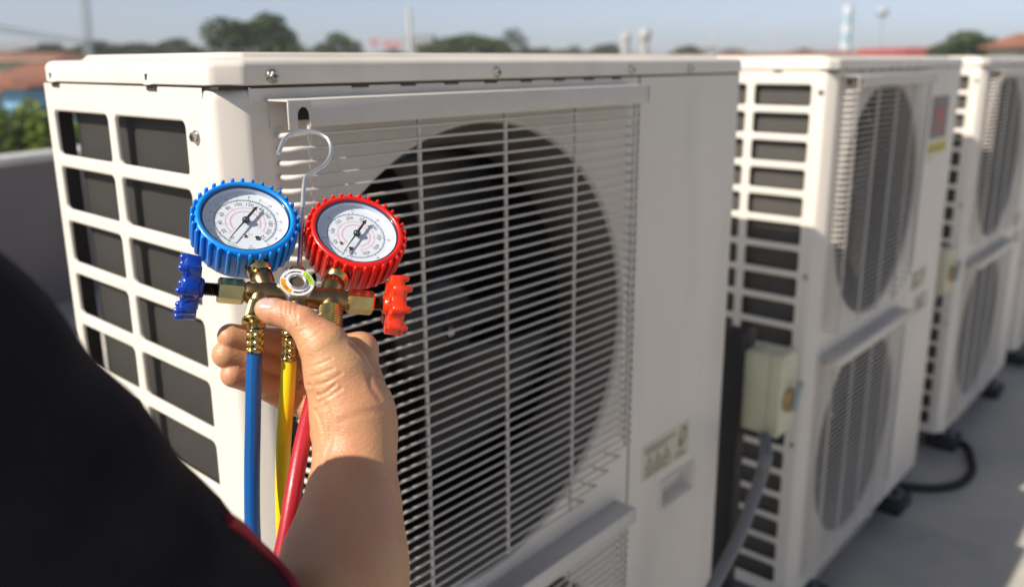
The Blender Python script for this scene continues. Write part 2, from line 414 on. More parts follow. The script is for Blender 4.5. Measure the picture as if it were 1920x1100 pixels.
    mb.add(P, [(q*n+k, q*n+(k+1) % n, (q+1)*n+(k+1) % n, (q+1)*n+k) for q in range(3) for k in range(n)], True)
    obj('handle_frame', mb, PAINT, t)
    # --- lid ---
    mb = M(); e = .0028; c = .028
    def outline(i, full=True):
        x0, x1, y0, y1 = X0-e+i, X0+W+e-i, -e+i, D+e-i; cc = max(c-i*.4, .006)
        return [(x0, y0+cc), (x0+.0006, y0+cc*.68), (x0+cc*.1, y0+cc*.54), (x0+cc*.24, y0+cc*.42), (x0+cc*.8, y0+cc*.07), (x0+cc*.92, y0+.0004), (x0+cc*1.02, y0), (x1-.006, y0), (x1-.0015, y0+.0015), (x1, y0+.006), (x1, y1-.006), (x1-.006, y1), (x0+.03, y1), (x0+.008, y1-.004), (x0, y1-.02)]
    lev = [(.0005, .0015), (0, .0030), (0, .0165), (.0008, .0195), (.0028, .0222), (.0065, .0238), (.012, .0242), (.028, .0244), (.0305, .0262), (.033, .0292), (.036, .0300)]
    P = []; n = 15
    for i, zz in lev: P += [(a, b, zz) for a, b in outline(i)]
    F = [(q*n+k, q*n+(k+1) % n, (q+1)*n+(k+1) % n, (q+1)*n+k) for q in range(len(lev)-1) for k in range(n)]
    F.append(tuple(range((len(lev)-1)*n, len(lev)*n)))
    F.append(tuple(range(n))[::-1])
    mb.add(P, F, True)
    # side screw bosses
    for yb in (.3414, .1180) if spec['near'] else ():
        mb.add([(X0-e, yb-.013, .003), (X0-e-.0028, yb-.004, .0015), (X0-e-.0028, yb+.004, .0015), (X0-e, yb+.013, .003), (X0-e, yb-.004, .0175), (X0-e, yb+.004, .0175)], [(0, 1, 4), (1, 2, 5, 4), (2, 3, 5)], True)
    me = obj('lid', mb, PAINT, t)
    md = me.modifiers.new('n', 'WEIGHTED_NORMAL'); md.keep_sharp = True
    mb = M()
    xs_ = np.arange(.14, XS-.03, .062)
    for x_ in xs_: mb.box((X0+x_, -.0012, -.0030), (X0+x_+.020, .004, .0012))
    for yb in (.3414, .1180): mb.box((X0-.0015, yb-.009, -.004), (X0+.004, yb+.009, .0015))
    mb.box((X0+.03, -.0004, -.0012), (X0+W-.004, .003, .0016))
    obj('lid_gap', mb, DARK, t)
    if spec['near']:
        mb = M()
        for yb in (.3414, .1180): mb.box((X0-e-.0030, yb-.0009, .0055), (X0-e-.001, yb+.0009, .0115))
        obj('boss_hole', mb, DARK, t)
    # --- screws ---
    for xs1 in (.051, .343, .615, .772):
        mb = M(); screw_head(mb, V(X0+xs1, -e, .009), V(-.02, -1, .02)); s_ = obj('screw', mb, STEEL, t)
        if spec['near']:
            mb = M(); cross_slot(mb, V(X0+xs1, -e, .009), V(-.02, -1, .02)); obj('cross_slot', mb, INK, s_)
    for zz in (-.043, -.43, -.82):
        mb = M(); screw_head(mb, V(X0, spec['cols'][0][0]-.020, zz), V(-1, 0, 0)); s_ = obj('screw', mb, STEEL, t)
        if spec['near']:
            mb = M(); cross_slot(mb, V(X0, spec['cols'][0][0]-.020, zz), V(-1, 0, 0)); obj('cross_slot', mb, INK, s_)
    # --- inside ---
    mb = M(); mb.box((X0+.018, .035, ZB+.02), (X0+.036, D-.038, -.012)); mb.box((X0+.10, D-.05, ZB+.02), (X0+W-.30, D-.03, -.012))
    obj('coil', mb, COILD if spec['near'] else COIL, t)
    mb = M(); mb.box((X0+.0048, D-.014, ZB), (X0+.021, D-.0005, -.004)); mb.box((X0+.019, D-.034, ZB+.02), (X0+.022, D-.031, -.004))
    obj('corner_post', mb, DARK, t)
    if spec['near']:
        mb = M(); mb.tube([(X0+.022, D-.012, -.030), (X0+.055, D-.030, -.105)], .0030, 6); obj('brace_rod', mb, STEEL, t)
    mb = M(); mb.box((X0+W-.29, .06, ZB), (X0+W-.285, D-.06, -.004)); mb.box((X0+.002, .002, ZB), (X0+W-.002, D-.002, ZB+.004))
    mb.box((X0+.05, .10, spec['split']-.003), (X0+W-.3, D-.1, spec['split']+.003)); mb.box((X0+.06, D-.07, ZB+.01), (X0+W-.31, D-.066, -.01))
    mb.box((X0+.001, .002, -.0015), (X0+W-.002, D-.002, .001))
    mb.box((X0+.10, D-.002, ZB), (X0+W-.002, D, -.001))
    obj('inner_frame', mb, DARK, t)
    # --- fans ---
    for (fx, fz, fr_) in fans:
        mb = M(); c0 = V(X0+fx+.008, .110, fz+.022)
        mb.lathe(c0, V(0, -1, 0), [(-.03, .072), (.0, .072), (.012, .068), (.018, .058), (.020, .024), (.030, .018), (.032, 0)], 32)
        f_ = obj('fan', mb, FANP, t)
        mb = M(); mb.lathe(c0+V(0, -.030, 0), V(0, -1, 0), [(0, .007), (.010, .007), (.012, .004)], 6, smooth=False); obj('hub_nut', mb, STEEL, f_)
        for k in range(3):
            mb = M(); a0 = 2*PI*k/3+.5+spec['rot']; P = []; F = []; nr, na = 9, 11
            for i in range(nr):
                rr = .065+(fr_-.048-.065)*i/(nr-1); sp = (.55+.55*(i/(nr-1))**.8)
                for j in range(na):
                    a = a0+sp*(j/(na-1))*1.25-.25*(i/(nr-1)); w_ = j/(na-1)
                    P.append((c0[0]+math.cos(a)*rr, c0[1]+.052-.075*w_*(.6+.4*i/(nr-1))-.01*math.sin(PI*w_), c0[2]+math.sin(a)*rr))
            for i in range(nr-1):
                for j in range(na-1): F.append((i*na+j, i*na+j+1, (i+1)*na+j+1, (i+1)*na+j))
            mb.add(P, F, True); bo = obj('blade', mb, FANP, f_); sd = bo.modifiers.new('s', 'SOLIDIFY'); sd.thickness = .003
        # motor bracket strip behind
        mb = M(); mb.box((X0+fx-.28, .155, fz-.02), (X0+fx+.28, .165, fz+.02)); mb.lathe(c0+V(0, .07, 0), V(0, 1, 0), [(0, .05), (.07, .05)], 20)
        obj('fan_motor', mb, DARK, t)
    # --- fan guards ---
    for gi, top in enumerate((0.0, spec['split']+.012)):
        bot = spec['split']+.060 if gi == 0 else ZB+.045
        gx1 = spec['gx1']
        mb = M()
        # bracket: folded channel with top flange, front flange and open left end with a keyhole notch
        yb = -.036; zt, zf = top-.0105, top-.0345; x0, x1 = X0+.0425, X0+gx1+.022; nx0, nx1 = X0+.0522, X0+.0648
        pl = .0018
        mb.box((x0, yb, zt-pl), (x1, -.0002, zt), bev=.0006)                       # top flange
        mb.box((nx1, yb, zf), (x1, yb+pl, zt-.0006), bev=.0005)                   # front flange, right of notch
        mb.box((x0+.0002, yb, zf-.0015), (nx0, yb+pl, zt-.0006), bev=.0005)         # front flange, left of notch
        mb.box((nx0-.0005, yb+.0001, zt-.0064), (nx1+.0005, yb+pl-.0001, zt-.0006))
        for k in range(6):                                                        # arch of the notch
            a = PI*k/6; a2 = PI*(k+1)/6; rr = (nx1-nx0)/2; cx_ = (nx0+nx1)/2; zc_ = zt-.0125
            q = [(cx_+rr*math.cos(a), zc_+rr*math.sin(a)), (cx_+rr*math.cos(a2), zc_+rr*math.sin(a2))]
            mb.add([(q[0][0], yb, q[0][1]), (q[1][0], yb, q[1][1]), (q[1][0], yb, zt-.0065), (q[0][0], yb, zt-.0065),
                    (q[0][0], yb+pl, q[0][1]), (q[1][0], yb+pl, q[1][1])], [(1, 0, 3, 2), (0, 1, 5, 4)], False)
        mb.box((x0+.004, -.0014, zf-.002), (x1-.01, -.0002, zt-.0006), bev=.0005)    # back plate of the channel, open at the left end
        mb.box((x1-.002, yb, zf+.001), (x1, -.0002, zt-.0006))
        g = obj('fan_guard', mb, PAINT_W, t)
        mb2 = M(); mb2.box((X0+.0735, -.0022, zt-.0200), (X0+.0905, -.0013, zt-.0068)); obj('panel_slot', mb2, INK, g)
        # vertical wires
        for k in range(5):
            xv = X0+.0699+.13*k*(gx1-.0699)/(.589-.0699)
            zz = bot if k < 4 else bot+.055
            mb = M(); mb.tube([(xv, -.0272, zz-.004), (xv, -.0272, zf+.004)], .0024, 8); obj('wire', mb, PAINT_W, g)
        me_v = None
        z = top+WZ0; kk = 0
        hw = {}
        while z > bot-.003:
            cut = 0.0
            if z < bot+.050: cut = (bot+.050-z)/.050*.115
            xr = gx1+.004-cut
            full = cut == 0
            if full and 'full' in hw: me = hw['full']
            else:
                mb = M(); xl = X0+.0525
                pts = [(xl+.0015, -.0005, -.002), (xl, -.010, -.0018), (xl+.001, -.019, -.0010), (xl+.007, -.0265, .0002), (xl+.018, -.030, 0)]
                rad_ = [.0024, .0026, .0026, .0021, .00148]
                npt = 10
                for q in range(1, npt): pts.append((xl+.018+(X0+xr-.004-xl-.018)*q/npt, -.030, 0)); rad_.append(.00148)
                pts += [(X0+xr-.004, -.030, 0), (X0+xr+.007, -.0290, 0), (X0+xr+.015, -.024, -.001), (X0+xr+.0195, -.015, -.002), (X0+xr+.021, -.0005, -.0024)]
                rad_ += [.00148]*5
                if not full: pts = pts[:-3]+[(X0+xr+.004, -.020, -.002), (X0+xr+.004, -.002, -.0022)]; rad_ = rad_[:len(pts)]
                mb.tube(pts, rad_, 8); me = mb.mesh('wire', (X0, 0, 0)); me.materials.append(PAINT_W)
                if full: hw['full'] = me
            w = bpy.data.objects.new('wire', me); col.objects.link(w); w.parent = g; w.location = (0, 0, z-FLOOR)
            z -= WPITCH; kk += 1
    # ledge shadow lip under the first guard
    mb = M(); zl = spec['split']+.006
    # --- feet and rails ---
    for fx in (.14, W-.15):
        for ya, yb_ in ((-.028, .07), (D-.08, D+.03)):
            mb = M(); mb.box((X0+fx-.055, ya, FLOOR+.002), (X0+fx+.055, yb_, FLOOR+.042), bev=.006); obj('rubber_foot', mb, BLACKR, t)
        mb = M(); mb.box((X0+fx-.03, -.012, FLOOR+.042), (X0+fx+.03, D+.012, FLOOR+.050)); mb.box((X0+fx-.028, .01, FLOOR+.05), (X0+fx-.022, D-.01, ZB)); mb.box((X0+fx+.022, .01, FLOOR+.05), (X0+fx+.028, D-.01, ZB))
        mb.lathe(V(X0+fx, -.004, FLOOR+.05), V(0, 0, 1), [(0, .009), (.008, .009)], 6, smooth=False); mb.lathe(V(X0+fx, -.004, FLOOR+.05), V(0, 0, 1), [(0, .004), (.022, .004)], 8)
        obj('foot_bracket', mb, GALV, t)
    return t

GALV = mat('galvanised_steel', (.34, .36, .38), .45, metal=.8, var=.3, vscale=25)
spec1 = dict(z0=-.0305, h=.0485, p=.0627, cols=[(.0644, .2065), (.223, .359)], fans=[(.325, -.334, .2885), (.335, -.925, .262)], split=-.640, handle=(.745, .846, -.7085, -.665), gx1=.589, near=True, rot=.3)
spec2 = dict(z0=-.0286, h=.0438, p=.0583, cols=[(.044, .168), (.187, .305)], fans=[(.352, -.303, .276), (.352, -.900, .262)], split=-.622, handle=(.735, .835, -.67, -.63), gx1=.560, near=False, rot=1.1)
u1 = build_unit(0.0, .94, .376, spec1, 'nearest cream condenser unit, right behind the hand and the gauges')
u2 = build_unit(1.345, .925, .33, spec2, 'second cream condenser unit with a red plate and yellow sticker beside its fan')
u3 = build_unit(2.545, .91, .33, dict(spec2, rot=.2), 'third cream condenser unit, blurred, between the second unit and the farthest one')
u4 = build_unit(3.66, .91, .33, dict(spec2, rot=.7), 'farthest condenser unit, only a sliver of its lower side showing at the right edge')

# stickers and plates on the units
STK = mat('aged_warning_label', (.64, .58, .45), .6, var=.12, vscale=30)
STKI = mat('brown_label_ink', (.27, .22, .15), .6)
def warn_label(X0, par, x0, x1, z0, z1):
    mb = M(); mb.box((X0+x0, -.0008, z0), (X0+x1, -.0001, z1)); lb = obj('warning_label', mb, STK, par)
    mb = M(); y = -.0013; w = x1-x0; h = z1-z0
    def bar(a, b, c_, d): mb.box((X0+x0+a*w, y, z0+c_*h), (X0+x0+b*w, y+.0004, z0+d*h))
    bar(.05, .68, .80, .87); bar(.05, .50, .70, .74)
    for cx_ in (.14, .32, .50):
        c_ = V(X0+x0+cx_*w, y, z0+.45*h); s = .20*h
        tri = [(c_[0]-s, c_[2]-s*.8), (c_[0]+s, c_[2]-s*.8), (c_[0], c_[2]+s)]; ti = [(c_[0]+(p[0]-c_[0])*.62, c_[2]-.1*s+(p[1]-c_[2]+.1*s)*.62) for p in tri]
        P = [(p[0], y, p[1]) for p in tri]+[(p[0], y, p[1]) for p in ti]
        mb.add(P, [(0, 1, 4, 3), (1, 2, 5, 4), (2, 0, 3, 5)]); mb.box((c_[0]-.0007, y, c_[2]-.3*s), (c_[0]+.0007, y+.0003, c_[2]+.3*s))
    for k in range(4): bar(.05+.01*(k % 2), .62-.07*(k % 3), .05+.055*k, .07+.055*k)
    for k in range(3): bar(.70, .95-.05*k, .06+.07*k, .085+.07*k)
    # pictogram: hand turning a dial
    c_ = (X0+x0+.84*w, z0+.62*h)
    poly = [(-.012, -.014), (-.004, -.02), (.004, -.014), (.012, -.002), (.014, .012), (.004, .020), (-.004, .012), (-.012, .0)]
    inner = [(p[0]*.5+.001, p[1]*.45+.003) for p in poly]
    P = [(c_[0]+p[0], y, c_[1]+p[1]*h/.06) for p in poly]+[(c_[0]+p[0], y, c_[1]+p[1]*h/.06) for p in inner]
    mb.add(P, [(k, (k+1) % 8, 8+(k+1) % 8, 8+k) for k in range(8)])
    obj('label_print', mb, STKI, lb)
warn_label(0.0, u1, .681, .828, -.638, -.576)
warn_label(1.345, u2, .672, .80, -.60, -.545)
warn_label(2.545, u3, .672, .80, -.60, -.545)
PL = mat('grey_name_plate', (.24, .20, .18), .5, var=.2, vscale=30); PLR = mat('red_plate_mark', (.42, .10, .09), .5); YEL = mat('yellow_sticker', (.62, .54, .06), .5, var=.15, vscale=40)
for X0, par in ((1.345, u2), (2.545, u3)):
    mb = M(); mb.box((X0+.690, -.0010, -.186), (X0+.838, -.0001, -.074)); p_ = obj('name_plate', mb, PL, par)
    mb = M(); mb.box((X0+.73, -.0018, -.142), (X0+.80, -.0011, -.104)); mb.box((X0+.71, -.0018, -.166), (X0+.82, -.0011, -.160)); obj('plate_mark', mb, PLR, p_)
    mb = M(); mb.box((X0+.690, -.0010, -.226), (X0+.852, -.0001, -.196)); s_ = obj('yellow_sticker', mb, YEL, par)
    mb = M()
    for k in range(5): mb.box((X0+.70+.028*k, -.0015, -.218), (X0+.716+.028*k, -.0011, -.208))
    obj('sticker_print', mb, STKI, s_)
    mb = M(); mb.box((X0+.70, -.0010, -.245), (X0+.735, -.0001, -.232)); obj('small_sticker', mb, STK, par)

# ------------------------------------------------------------------ isolator boxes, posts, conduits, pipes
BOXM = mat('pale_green_grey_plastic', (.62, .62, .44), .5, var=.1, vscale=15, bump=.0002, bscale=200, dirt=(9, .62, .8, (.34, .30, .18)))
BOXB = mat('faded_handle_plastic', (.40, .46, .42), .5, var=.2, vscale=40)
OCH = mat('ochre_plastic', (.50, .33, .12), .5, var=.3, vscale=80)
def isolator(x0, x1, y0, y1, z0, z1, label):
    t = thing('isolator_switch', label, 'switch box', (x0, y1, z0), 'isolator switch boxes between the units')
    mb = M(); mb.box((x0, y0+.0255, z0), (x1, y1, z1), bev=.004); obj('box_body', mb, BOXM, t)
    mb = M(); mb.box((x0-.001, y0, z0-.001), (x1+.001, y0+.0252, z1+.001), bev=.002); cv = obj('box_cover', mb, BOXM, t)
    mb = M(); cx_ = (x0+x1)/2; zc = z0+(z1-z0)*.42
    mb.lathe(V(cx_, y0, zc), V(0, -1, 0), [(0, .026), (.008, .026), (.010, .020)], 24); k = obj('rotary_base', mb, OCH, t)
    mb = M(); fr = (V(cx_, y0-.010, zc), unit(V(.5, 0, .85)), V(0, -1, 0), unit(V(-.85, 0, .5)))
    mb.box((-.020, 0, -.006), (.045, .014, .006), fr, bev=.002); obj('switch_handle', mb, BOXB, t)
    for (a, b) in ((x0+.006, z0+.006), (x1-.006, z0+.006), (x0+.006, z1-.006), (x1-.006, z1-.006)):
        mb = M(); mb.lathe(V(a, y0, b), V(0, -1, 0), [(0, .003), (.0015, .003)], 10); obj('screw', mb, STEEL, t)
    mb = M(); mb.lathe(V(x0+.035, (y0+y1)/2, z0), V(0, 0, -1), [(0, .017), (.012, .017), (.014, .014), (.026, .013)], 8, smooth=False); obj('cable_gland', mb, BOXB, t)
    return t
isolator(1.200, 1.281, 0.0, .084, -.744, -.569, 'cream green isolator box on a black post, between the first and second units')
isolator(2.385, 2.452, 0.0, .080, -.680, -.545, 'cream green isolator box farther off, in the gap before the third unit')
def post(x, y, label, top=-.527):
    t = thing('black_post', label, 'post', (x, y, FLOOR), 'black posts carrying the isolator boxes')
    mb = M(); mb.box((x-.018, y-.022, FLOOR), (x+.018, y+.022, top), bev=.002); obj('channel', mb, BLACKR, t)
    mb = M(); mb.box((x-.05, y-.05, FLOOR), (x+.05, y+.05, FLOOR+.006)); obj('base_plate', mb, GALV, t)
    mb = M(); mb.box((x+.0185, y-.02, top-.045), (x+.050, y-.016, top-.004), bev=.001); obj('rusty_bracket', mb, RUST, t)
RUST = mat('rusty_steel', (.17, .10, .065), .75, var=.5, vscale=40)
post(1.205, .105, 'black post with a rusty bracket, behind the nearest isolator box')
post(2.40, .105, 'black post behind the farther isolator box')
def corrugated(name, pts, r, mt, label, cat, amp=.0012, step=.005):
    pts = catmull(pts, 24); L_ = [0]
    for i in range(1, len(pts)): L_.append(L_[-1]+np.linalg.norm(pts[i]-pts[i-1]))
    n = int(L_[-1]/step*2); q = np.linspace(0, L_[-1], n); P = np.array(pts)
    R_ = np.stack([np.interp(q, L_, P[:, i]) for i in range(3)], 1)
    mb = M(); mb.tube(R_, [r+(amp if i % 2 else -amp) for i in range(n)], 12); return tag(obj(name, mb, mt), label, cat)
GREYC = mat('grey_pvc_conduit', (.19, .19, .20), .5, var=.1, vscale=20)
corrugated('conduit', [(1.235, .042, -.765), dep(1436, 850, 1.46), dep(1428, 890, 1.455), dep(1410, 940, 1.44), dep(1388, 1000, 1.42), dep(1360, 1055, 1.40), dep(1325, 1120, 1.38), dep(1270, 1220, 1.36)], .0105, GREYC, 'grey flexible conduit curving down from the nearest isolator box', 'conduit')
corrugated('conduit', [(2.42, .04, -.70), (2.42, .05, -.85), (2.40, .06, -1.05), (2.36, .09, -1.24), (2.30, .14, -1.284)], .012, GREYC, 'grey flexible conduit hanging from the farther isolator box', 'conduit')
hz = FLOOR+.013
corrugated('drain_hose', [(2.16, .12, hz), (2.235, .04, hz), (2.30, -.056, hz), (2.39, -.109, hz), (2.50, -.116, hz), (2.60, -.09, hz), (2.70, -.045, hz), (2.66, .03, -1.25), (2.54, .10, -1.17), (2.46, .16, -1.02), (2.42, .18, -.80)], .0125, BLACKR, 'black corrugated hose looping across the concrete beside the second unit', 'hose', amp=.0008, step=.006)
mb = M(); mb.tube(catmull([(2.40, .19, FLOOR+.02), (2.40, .19, -1.0), (2.38, .19, -.75), (2.28, .20, -.70)], 6), .02, 12); tag(obj('insulated_pipe', mb, BLACKR), 'black insulated pipe entering the back of the second unit', 'pipe', 'black insulated refrigerant pipes')

# ------------------------------------------------------------------ the manifold gauge set
nrm = unit(.455*RT+.87*UP-FW)
mex = unit(RT-.084*UP+.382*FW); mex = unit(mex-nrm*(mex@nrm)); mey = np.cross(nrm, mex)
MO = dep(555, 550, .60)
def mp(x, y, z=0.): return MO+(mex*x+mey*y+nrm*z)*.001        # millimetres in the manifold frame
mt_ = thing('manifold_gauge_set', 'brass manifold with blue and red gauges and three coloured hoses, held in the hand', 'pressure gauges', tuple(MO))
bar_y = lambda x: -1.6-.027*(x+44)
axb = unit(mp(45, bar_y(45))-mp(-44, bar_y(-44)))
# bar body with tees
mb = M(); o0 = mp(-36, bar_y(-36))
mb.lathe(o0, axb, [(0, .0060), (.003, .0078), (.010, .0080), (.016, .0086), (.024, .0080), (.031, .0074), (.046, .0074), (.052, .0080), (.060, .0086), (.068, .0080), (.073, .0066)], 28)
bc = V(-36.5, 55.8); rc = V(44.3, 53.0)                     # gauge centres in the frame (mm)
bs = V(-19.5, bar_y(-19.5)); rs = V(20.5, bar_y(20.5))      # stem feet on the bar
for cen, ft in ((bc, bs), (rc, rs)):
    d = cen-ft; d /= np.linalg.norm(d); dw = unit(mex*d[0]+mey*d[1]); f0 = mp(*ft)
    mb.lathe(f0, dw, [(0, .0074), (.008, .0074), (.0105, .0080), (.018, .0080), (.0188, .0070)], 24)
bs = V(-24.4, bar_y(-24.4)); rs = V(25.1, bar_y(25.1)); pdl = unit(V(-3.8, -25.7)); pdr = unit(V(-2.0, -19))
pL = unit(mex*pdl[0]+mey*pdl[1]); pR = unit(mex*pdr[0]+mey*pdr[1])
mb.lathe(mp(*bs), pL, [(0, .0076), (.009, .0068), (.010, .0058)], 24); mb.lathe(mp(*rs), pR, [(0, .0082), (.010, .0078), (.013, .0066)], 24)
mb.lathe(mp(1, -3), unit(-mey), [(0, .0068), (.016, .0066), (.020, .0052), (.030, .0052)], 20)
body = obj('manifold_body', mb, BRASS, mt_)
for cen, ft in ((bc, V(-19.5, bar_y(-19.5))), (rc, V(20.5, bar_y(20.5)))):                         # bright gauge shanks
    d = cen-ft; d /= np.linalg.norm(d); dw = unit(mex*d[0]+mey*d[1]); f0 = mp(*ft)
    mb = M(); mb.lathe(f0+dw*.0175, dw, [(0, .0066), (.001, .0084), (.010, .0090), (.013, .0092), (.014, .0086)], 24)
    obj('gauge_shank', mb, BRASS2, mt_)
# hex bonnets, threads, handwheels
def hexnut(o, ax, L_, r, mtl, name='bonnet_nut', label=None):
    mb = M(); e1, e2 = perp(ax); e1 = unit(nrm-ax*(nrm@ax)); e2 = np.cross(ax, e1)
    th = math.radians(12)
    mb.lathe(o, ax, [(0, r*.86), (.0014, r), (L_-.0014, r), (L_, r*.86)], 6, e1*math.cos(th)+e2*math.sin(th), smooth=False)
    return obj(name, mb, mtl, mt_, label)
hexnut(mp(-53.2, bar_y(-53)), axb, .0180, .0090, BRASSG); hexnut(mp(36.0, bar_y(36)), axb, .0192, .0090, BRASS2)
mb = M(); mb.lathe(mp(-36, bar_y(-36)), axb, [(0, .0062), (.003, .0062)], 20); obj('bonnet_neck', mb, BRASS, mt_)
def threads(x0, x1):
    mb = M(); L_ = abs(x1-x0)*.001; n = int(L_/.00125); o = mp(min(x0, x1), bar_y(x0)); pr = []
    for k in range(n): pr += [(k*L_/n, .0040), ((k+.5)*L_/n, .0050)]
    pr.append((L_, .0040)); mb.lathe(o, axb, pr, 20, smooth=False); obj('valve_stem', mb, THREAD, mt_)
threads(-63.5, -53); threads(55, 63.5)
def handwheel(c, ax, mtl, label):
    """scalloped cup: 8 lobes with rounded knobs on the outer face, conical hub towards the valve"""
    mb = M(); e1 = unit(mey-ax*(mey@ax)); e2 = np.cross(ax, e1); n = 96; lob = 8
    def R_(a, base, amp): return .94*(base-.0008+amp*1.45*(0.5+0.5*math.cos(lob*a))**1.5)
    rings = [(-.0010, .0125, .000), (-.0006, .0185, .0030), (.0, .0190, .0036), (.0068, .0196, .0036), (.0088, .0192, .0040), (.0102, .0178, .0040), (.0108, .0100, .001), (.0102, .004, 0)]
    P = []; F = []
    for h, b, am in rings:
        for k in range(n): a = 2*PI*k/n; q = R_(a, b, am); P.append(c+ax*h+e1*math.cos(a)*q+e2*math.sin(a)*q)
    for i in range(len(rings)-1):
        for k in range(n): F.append((i*n+k, i*n+(k+1) % n, (i+1)*n+(k+1) % n, (i+1)*n+k))
    mb.add(P, F, True); mb.add([P[(len(rings)-1)*n+k] for k in range(n)], [tuple(range(n))])
    # inside of cup + hub cone
    hubr = [(-.0010, .0125), (.004, .011), (.004, .0086), (-.0010, .0080), (-.0034, .0066), (-.0042, .0052), (-.0042, .0)]
    mb.lathe(c, ax, hubr, 24, e1, caps=False)
    for k in range(lob):                                       # rounded knobs
        a = 2*PI*k/lob; p = c+(e1*math.cos(a)+e2*math.sin(a))*.0202
        mb.lathe(p+ax*.0075, ax, [(0, .0028), (.004, .0027), (.0058, .0019), (.0066, .0)], 12, caps=False)
    for k in range(4):
        a = PI*k/2+.4; p = e1*math.cos(a)+e2*math.sin(a); q = np.cross(ax, p)
        mb.box((.004, -.0007, -.0015), (.0165, .0007, .006), (c, p, q, ax))
    return obj('handwheel', mb, mtl, mt_, label)
handwheel(mp(-65.5, bar_y(-67)), -axb, BLUEK, 'deep blue scalloped valve handwheel'); handwheel(mp(66.0, bar_y(66)), axb, REDK, 'orange red scalloped valve handwheel')

# gauges ------------------------------------------------------------
def text_mesh(s, size):
    cu = bpy.data.curves.new('t', 'FONT'); cu.body = s; cu.size = size; cu.align_x = 'CENTER'; cu.align_y = 'CENTER'; cu.resolution_u = 2
    o = bpy.data.objects.new('t', cu); col.objects.link(o); dg = bpy.context.evaluated_depsgraph_get()
    me = bpy.data.meshes.new_from_object(o.evaluated_get(dg)); P = [tuple(v.co) for v in me.vertices]; F = [tuple(p.vertices) for p in me.polygons]
    bpy.data.objects.remove(o); bpy.data.curves.remove(cu); bpy.data.meshes.remove(me); return P, F
def gauge(cen, up_deg, boot, start, sweep, nums, outer, fmax, omax, name):
    """cen in mm in the manifold frame; up_deg: clockwise roll of the dial; start: clockwise angle of zero from the frame's up"""
    o = mp(cen[0], cen[1], 13.0); e2 = mey; e1 = mex
    def pol(a, r, z=0.): a = math.radians(a); return o+(e1*math.sin(a)*r+e2*math.cos(a)*r+nrm*z)*.001
    # boot with ribs
    mb = M(); n = 256; NR = 32
    prof = [(-30, 30, 0), (-29, 33.5, 0), (-26, 34.8, 0), (-4.0, 35.6, 0), (.5, 35.4, 0), (1.8, 34.3, 0), (2.2, 32.6, 0), (1.2, 31.4, 0), (-1.0, 30.9, 0), (-8.4, 30.2, 0)]
    mb.lathe(o, nrm, [(a*.001, b*.001) for a, b, _ in [(-30, 0, 0)]+prof], 96, caps=False)
    for k in range(NR):
        a = 360*(k+.5)/NR
        d = math.radians(a); rd = e1*math.sin(d)+e2*math.cos(d)
        pts = []; rr = []
        for (h, q, w) in ((-25.5, 34.8, .7), (-24.5, 35.7, 1.1), (-22, 36.4, 1.45), (-10, 36.9, 1.5), (-2.0, 37.0, 1.5), (.9, 37.0, 1.45), (2.0, 36.8, 1.1), (2.5, 36.6, .5)):
            pts.append(o+(rd*q+nrm*h)*.001); rr.append(w*.001)
        mb.tube(pts, rr, 10)
    g = obj('gauge', mb, boot, mt_, name)
    mb = M(); mb.lathe(o, nrm, [(-.0010, .0309), (.0004, .0312), (.0009, .0306), (.0006, .0300), (-.0008, .0298)], 96, caps=False); obj('bezel', mb, BEZEL, g)
    mb = M(); mb.lathe(o, nrm, [(-.0008, .0298), (-.0051, .0297)], 96, caps=False); obj('dial_wall', mb, DIALW, g)
    mb = M(); mb.lathe(o, nrm, [(-.0052, .0298), (-.0050, .0298), (-.0050, 0)], 96, smooth=False, caps=False); obj('dial', mb, DIAL, g)
    mb = M(); mb.lathe(o, nrm, [(-.0002, .0299), (.0004, .027), (.0008, .018), (.0010, 0)], 64, caps=False); obj('window', mb, GLASS, g)
    zz = -4.93
    def quad(mb, a, r0, r1, w):
        c0, c1 = pol(a, r0, zz), pol(a, r1, zz); d = math.radians(a); tdir = (e1*math.cos(d)-e2*math.sin(d))*w*.0005
        mb.add([c0-tdir, c0+tdir, c1+tdir, c1-tdir], [(0, 1, 2, 3)])
    def arc(mb, a0, a1, r, w, n=60):
        P = []
        for i in range(n+1):
            a = a0+(a1-a0)*i/n; P += [pol(a, r-w/2, zz), pol(a, r+w/2, zz)]
        mb.add(P, [(2*i, 2*i+2, 2*i+3, 2*i+1) for i in range(n)])
    def word(mb, s, a, r, size, rot=None):
        P, F = text_mesh(s, size*.001); ra = math.radians(a if rot is None else rot); c_ = pol(a, r, zz+.02)
        X_ = e1*math.cos(ra)-e2*math.sin(ra); Y_ = e1*math.sin(ra)+e2*math.cos(ra)
        mb.add([c_+X_*p[0]+Y_*p[1] for p in P], F)
    mb = M(); arc(mb, start, start+sweep, 21.7, .36, 90)
    nt = fmax//(2 if fmax < 300 else 5)
    for i in range(nt+1):
        a = start+sweep*i/nt; big = i % (10 if fmax < 300 else 10) == 0; mid = i % 5 == 0
        quad(mb, a, 21.6-(1.9 if big else 1.3 if mid else .9), 21.7, .42 if big else .26)
    for i in range(omax*5+1) if omax < 20 else range(omax+1):
        a = start+sweep*i/((omax*5) if omax < 20 else omax); mid = i % 5 == 0; quad(mb, a, 21.7, 21.7+(1.8 if mid else 1.1), .36 if mid else .22)
    for v in nums: word(mb, str(v), start+sweep*v/fmax, 17.6, 4.1)
    for v in outer: word(mb, str(v), start+sweep*v/omax, 25.3, 2.5)
    word(mb, 'psi', up_deg+178, 22.2, 1.6, up_deg); word(mb, 'kgf/cm²', up_deg+178, 24.6, 1.6, up_deg)
    obj('dial_print', mb, INK, g)
    mb = M(); s1 = start+sweep*.05; s2 = start+sweep*.93
    arc(mb, s1, s2, 14.0, .3); arc(mb, s1, s2*.985+s1*.015, 10.8, .42)
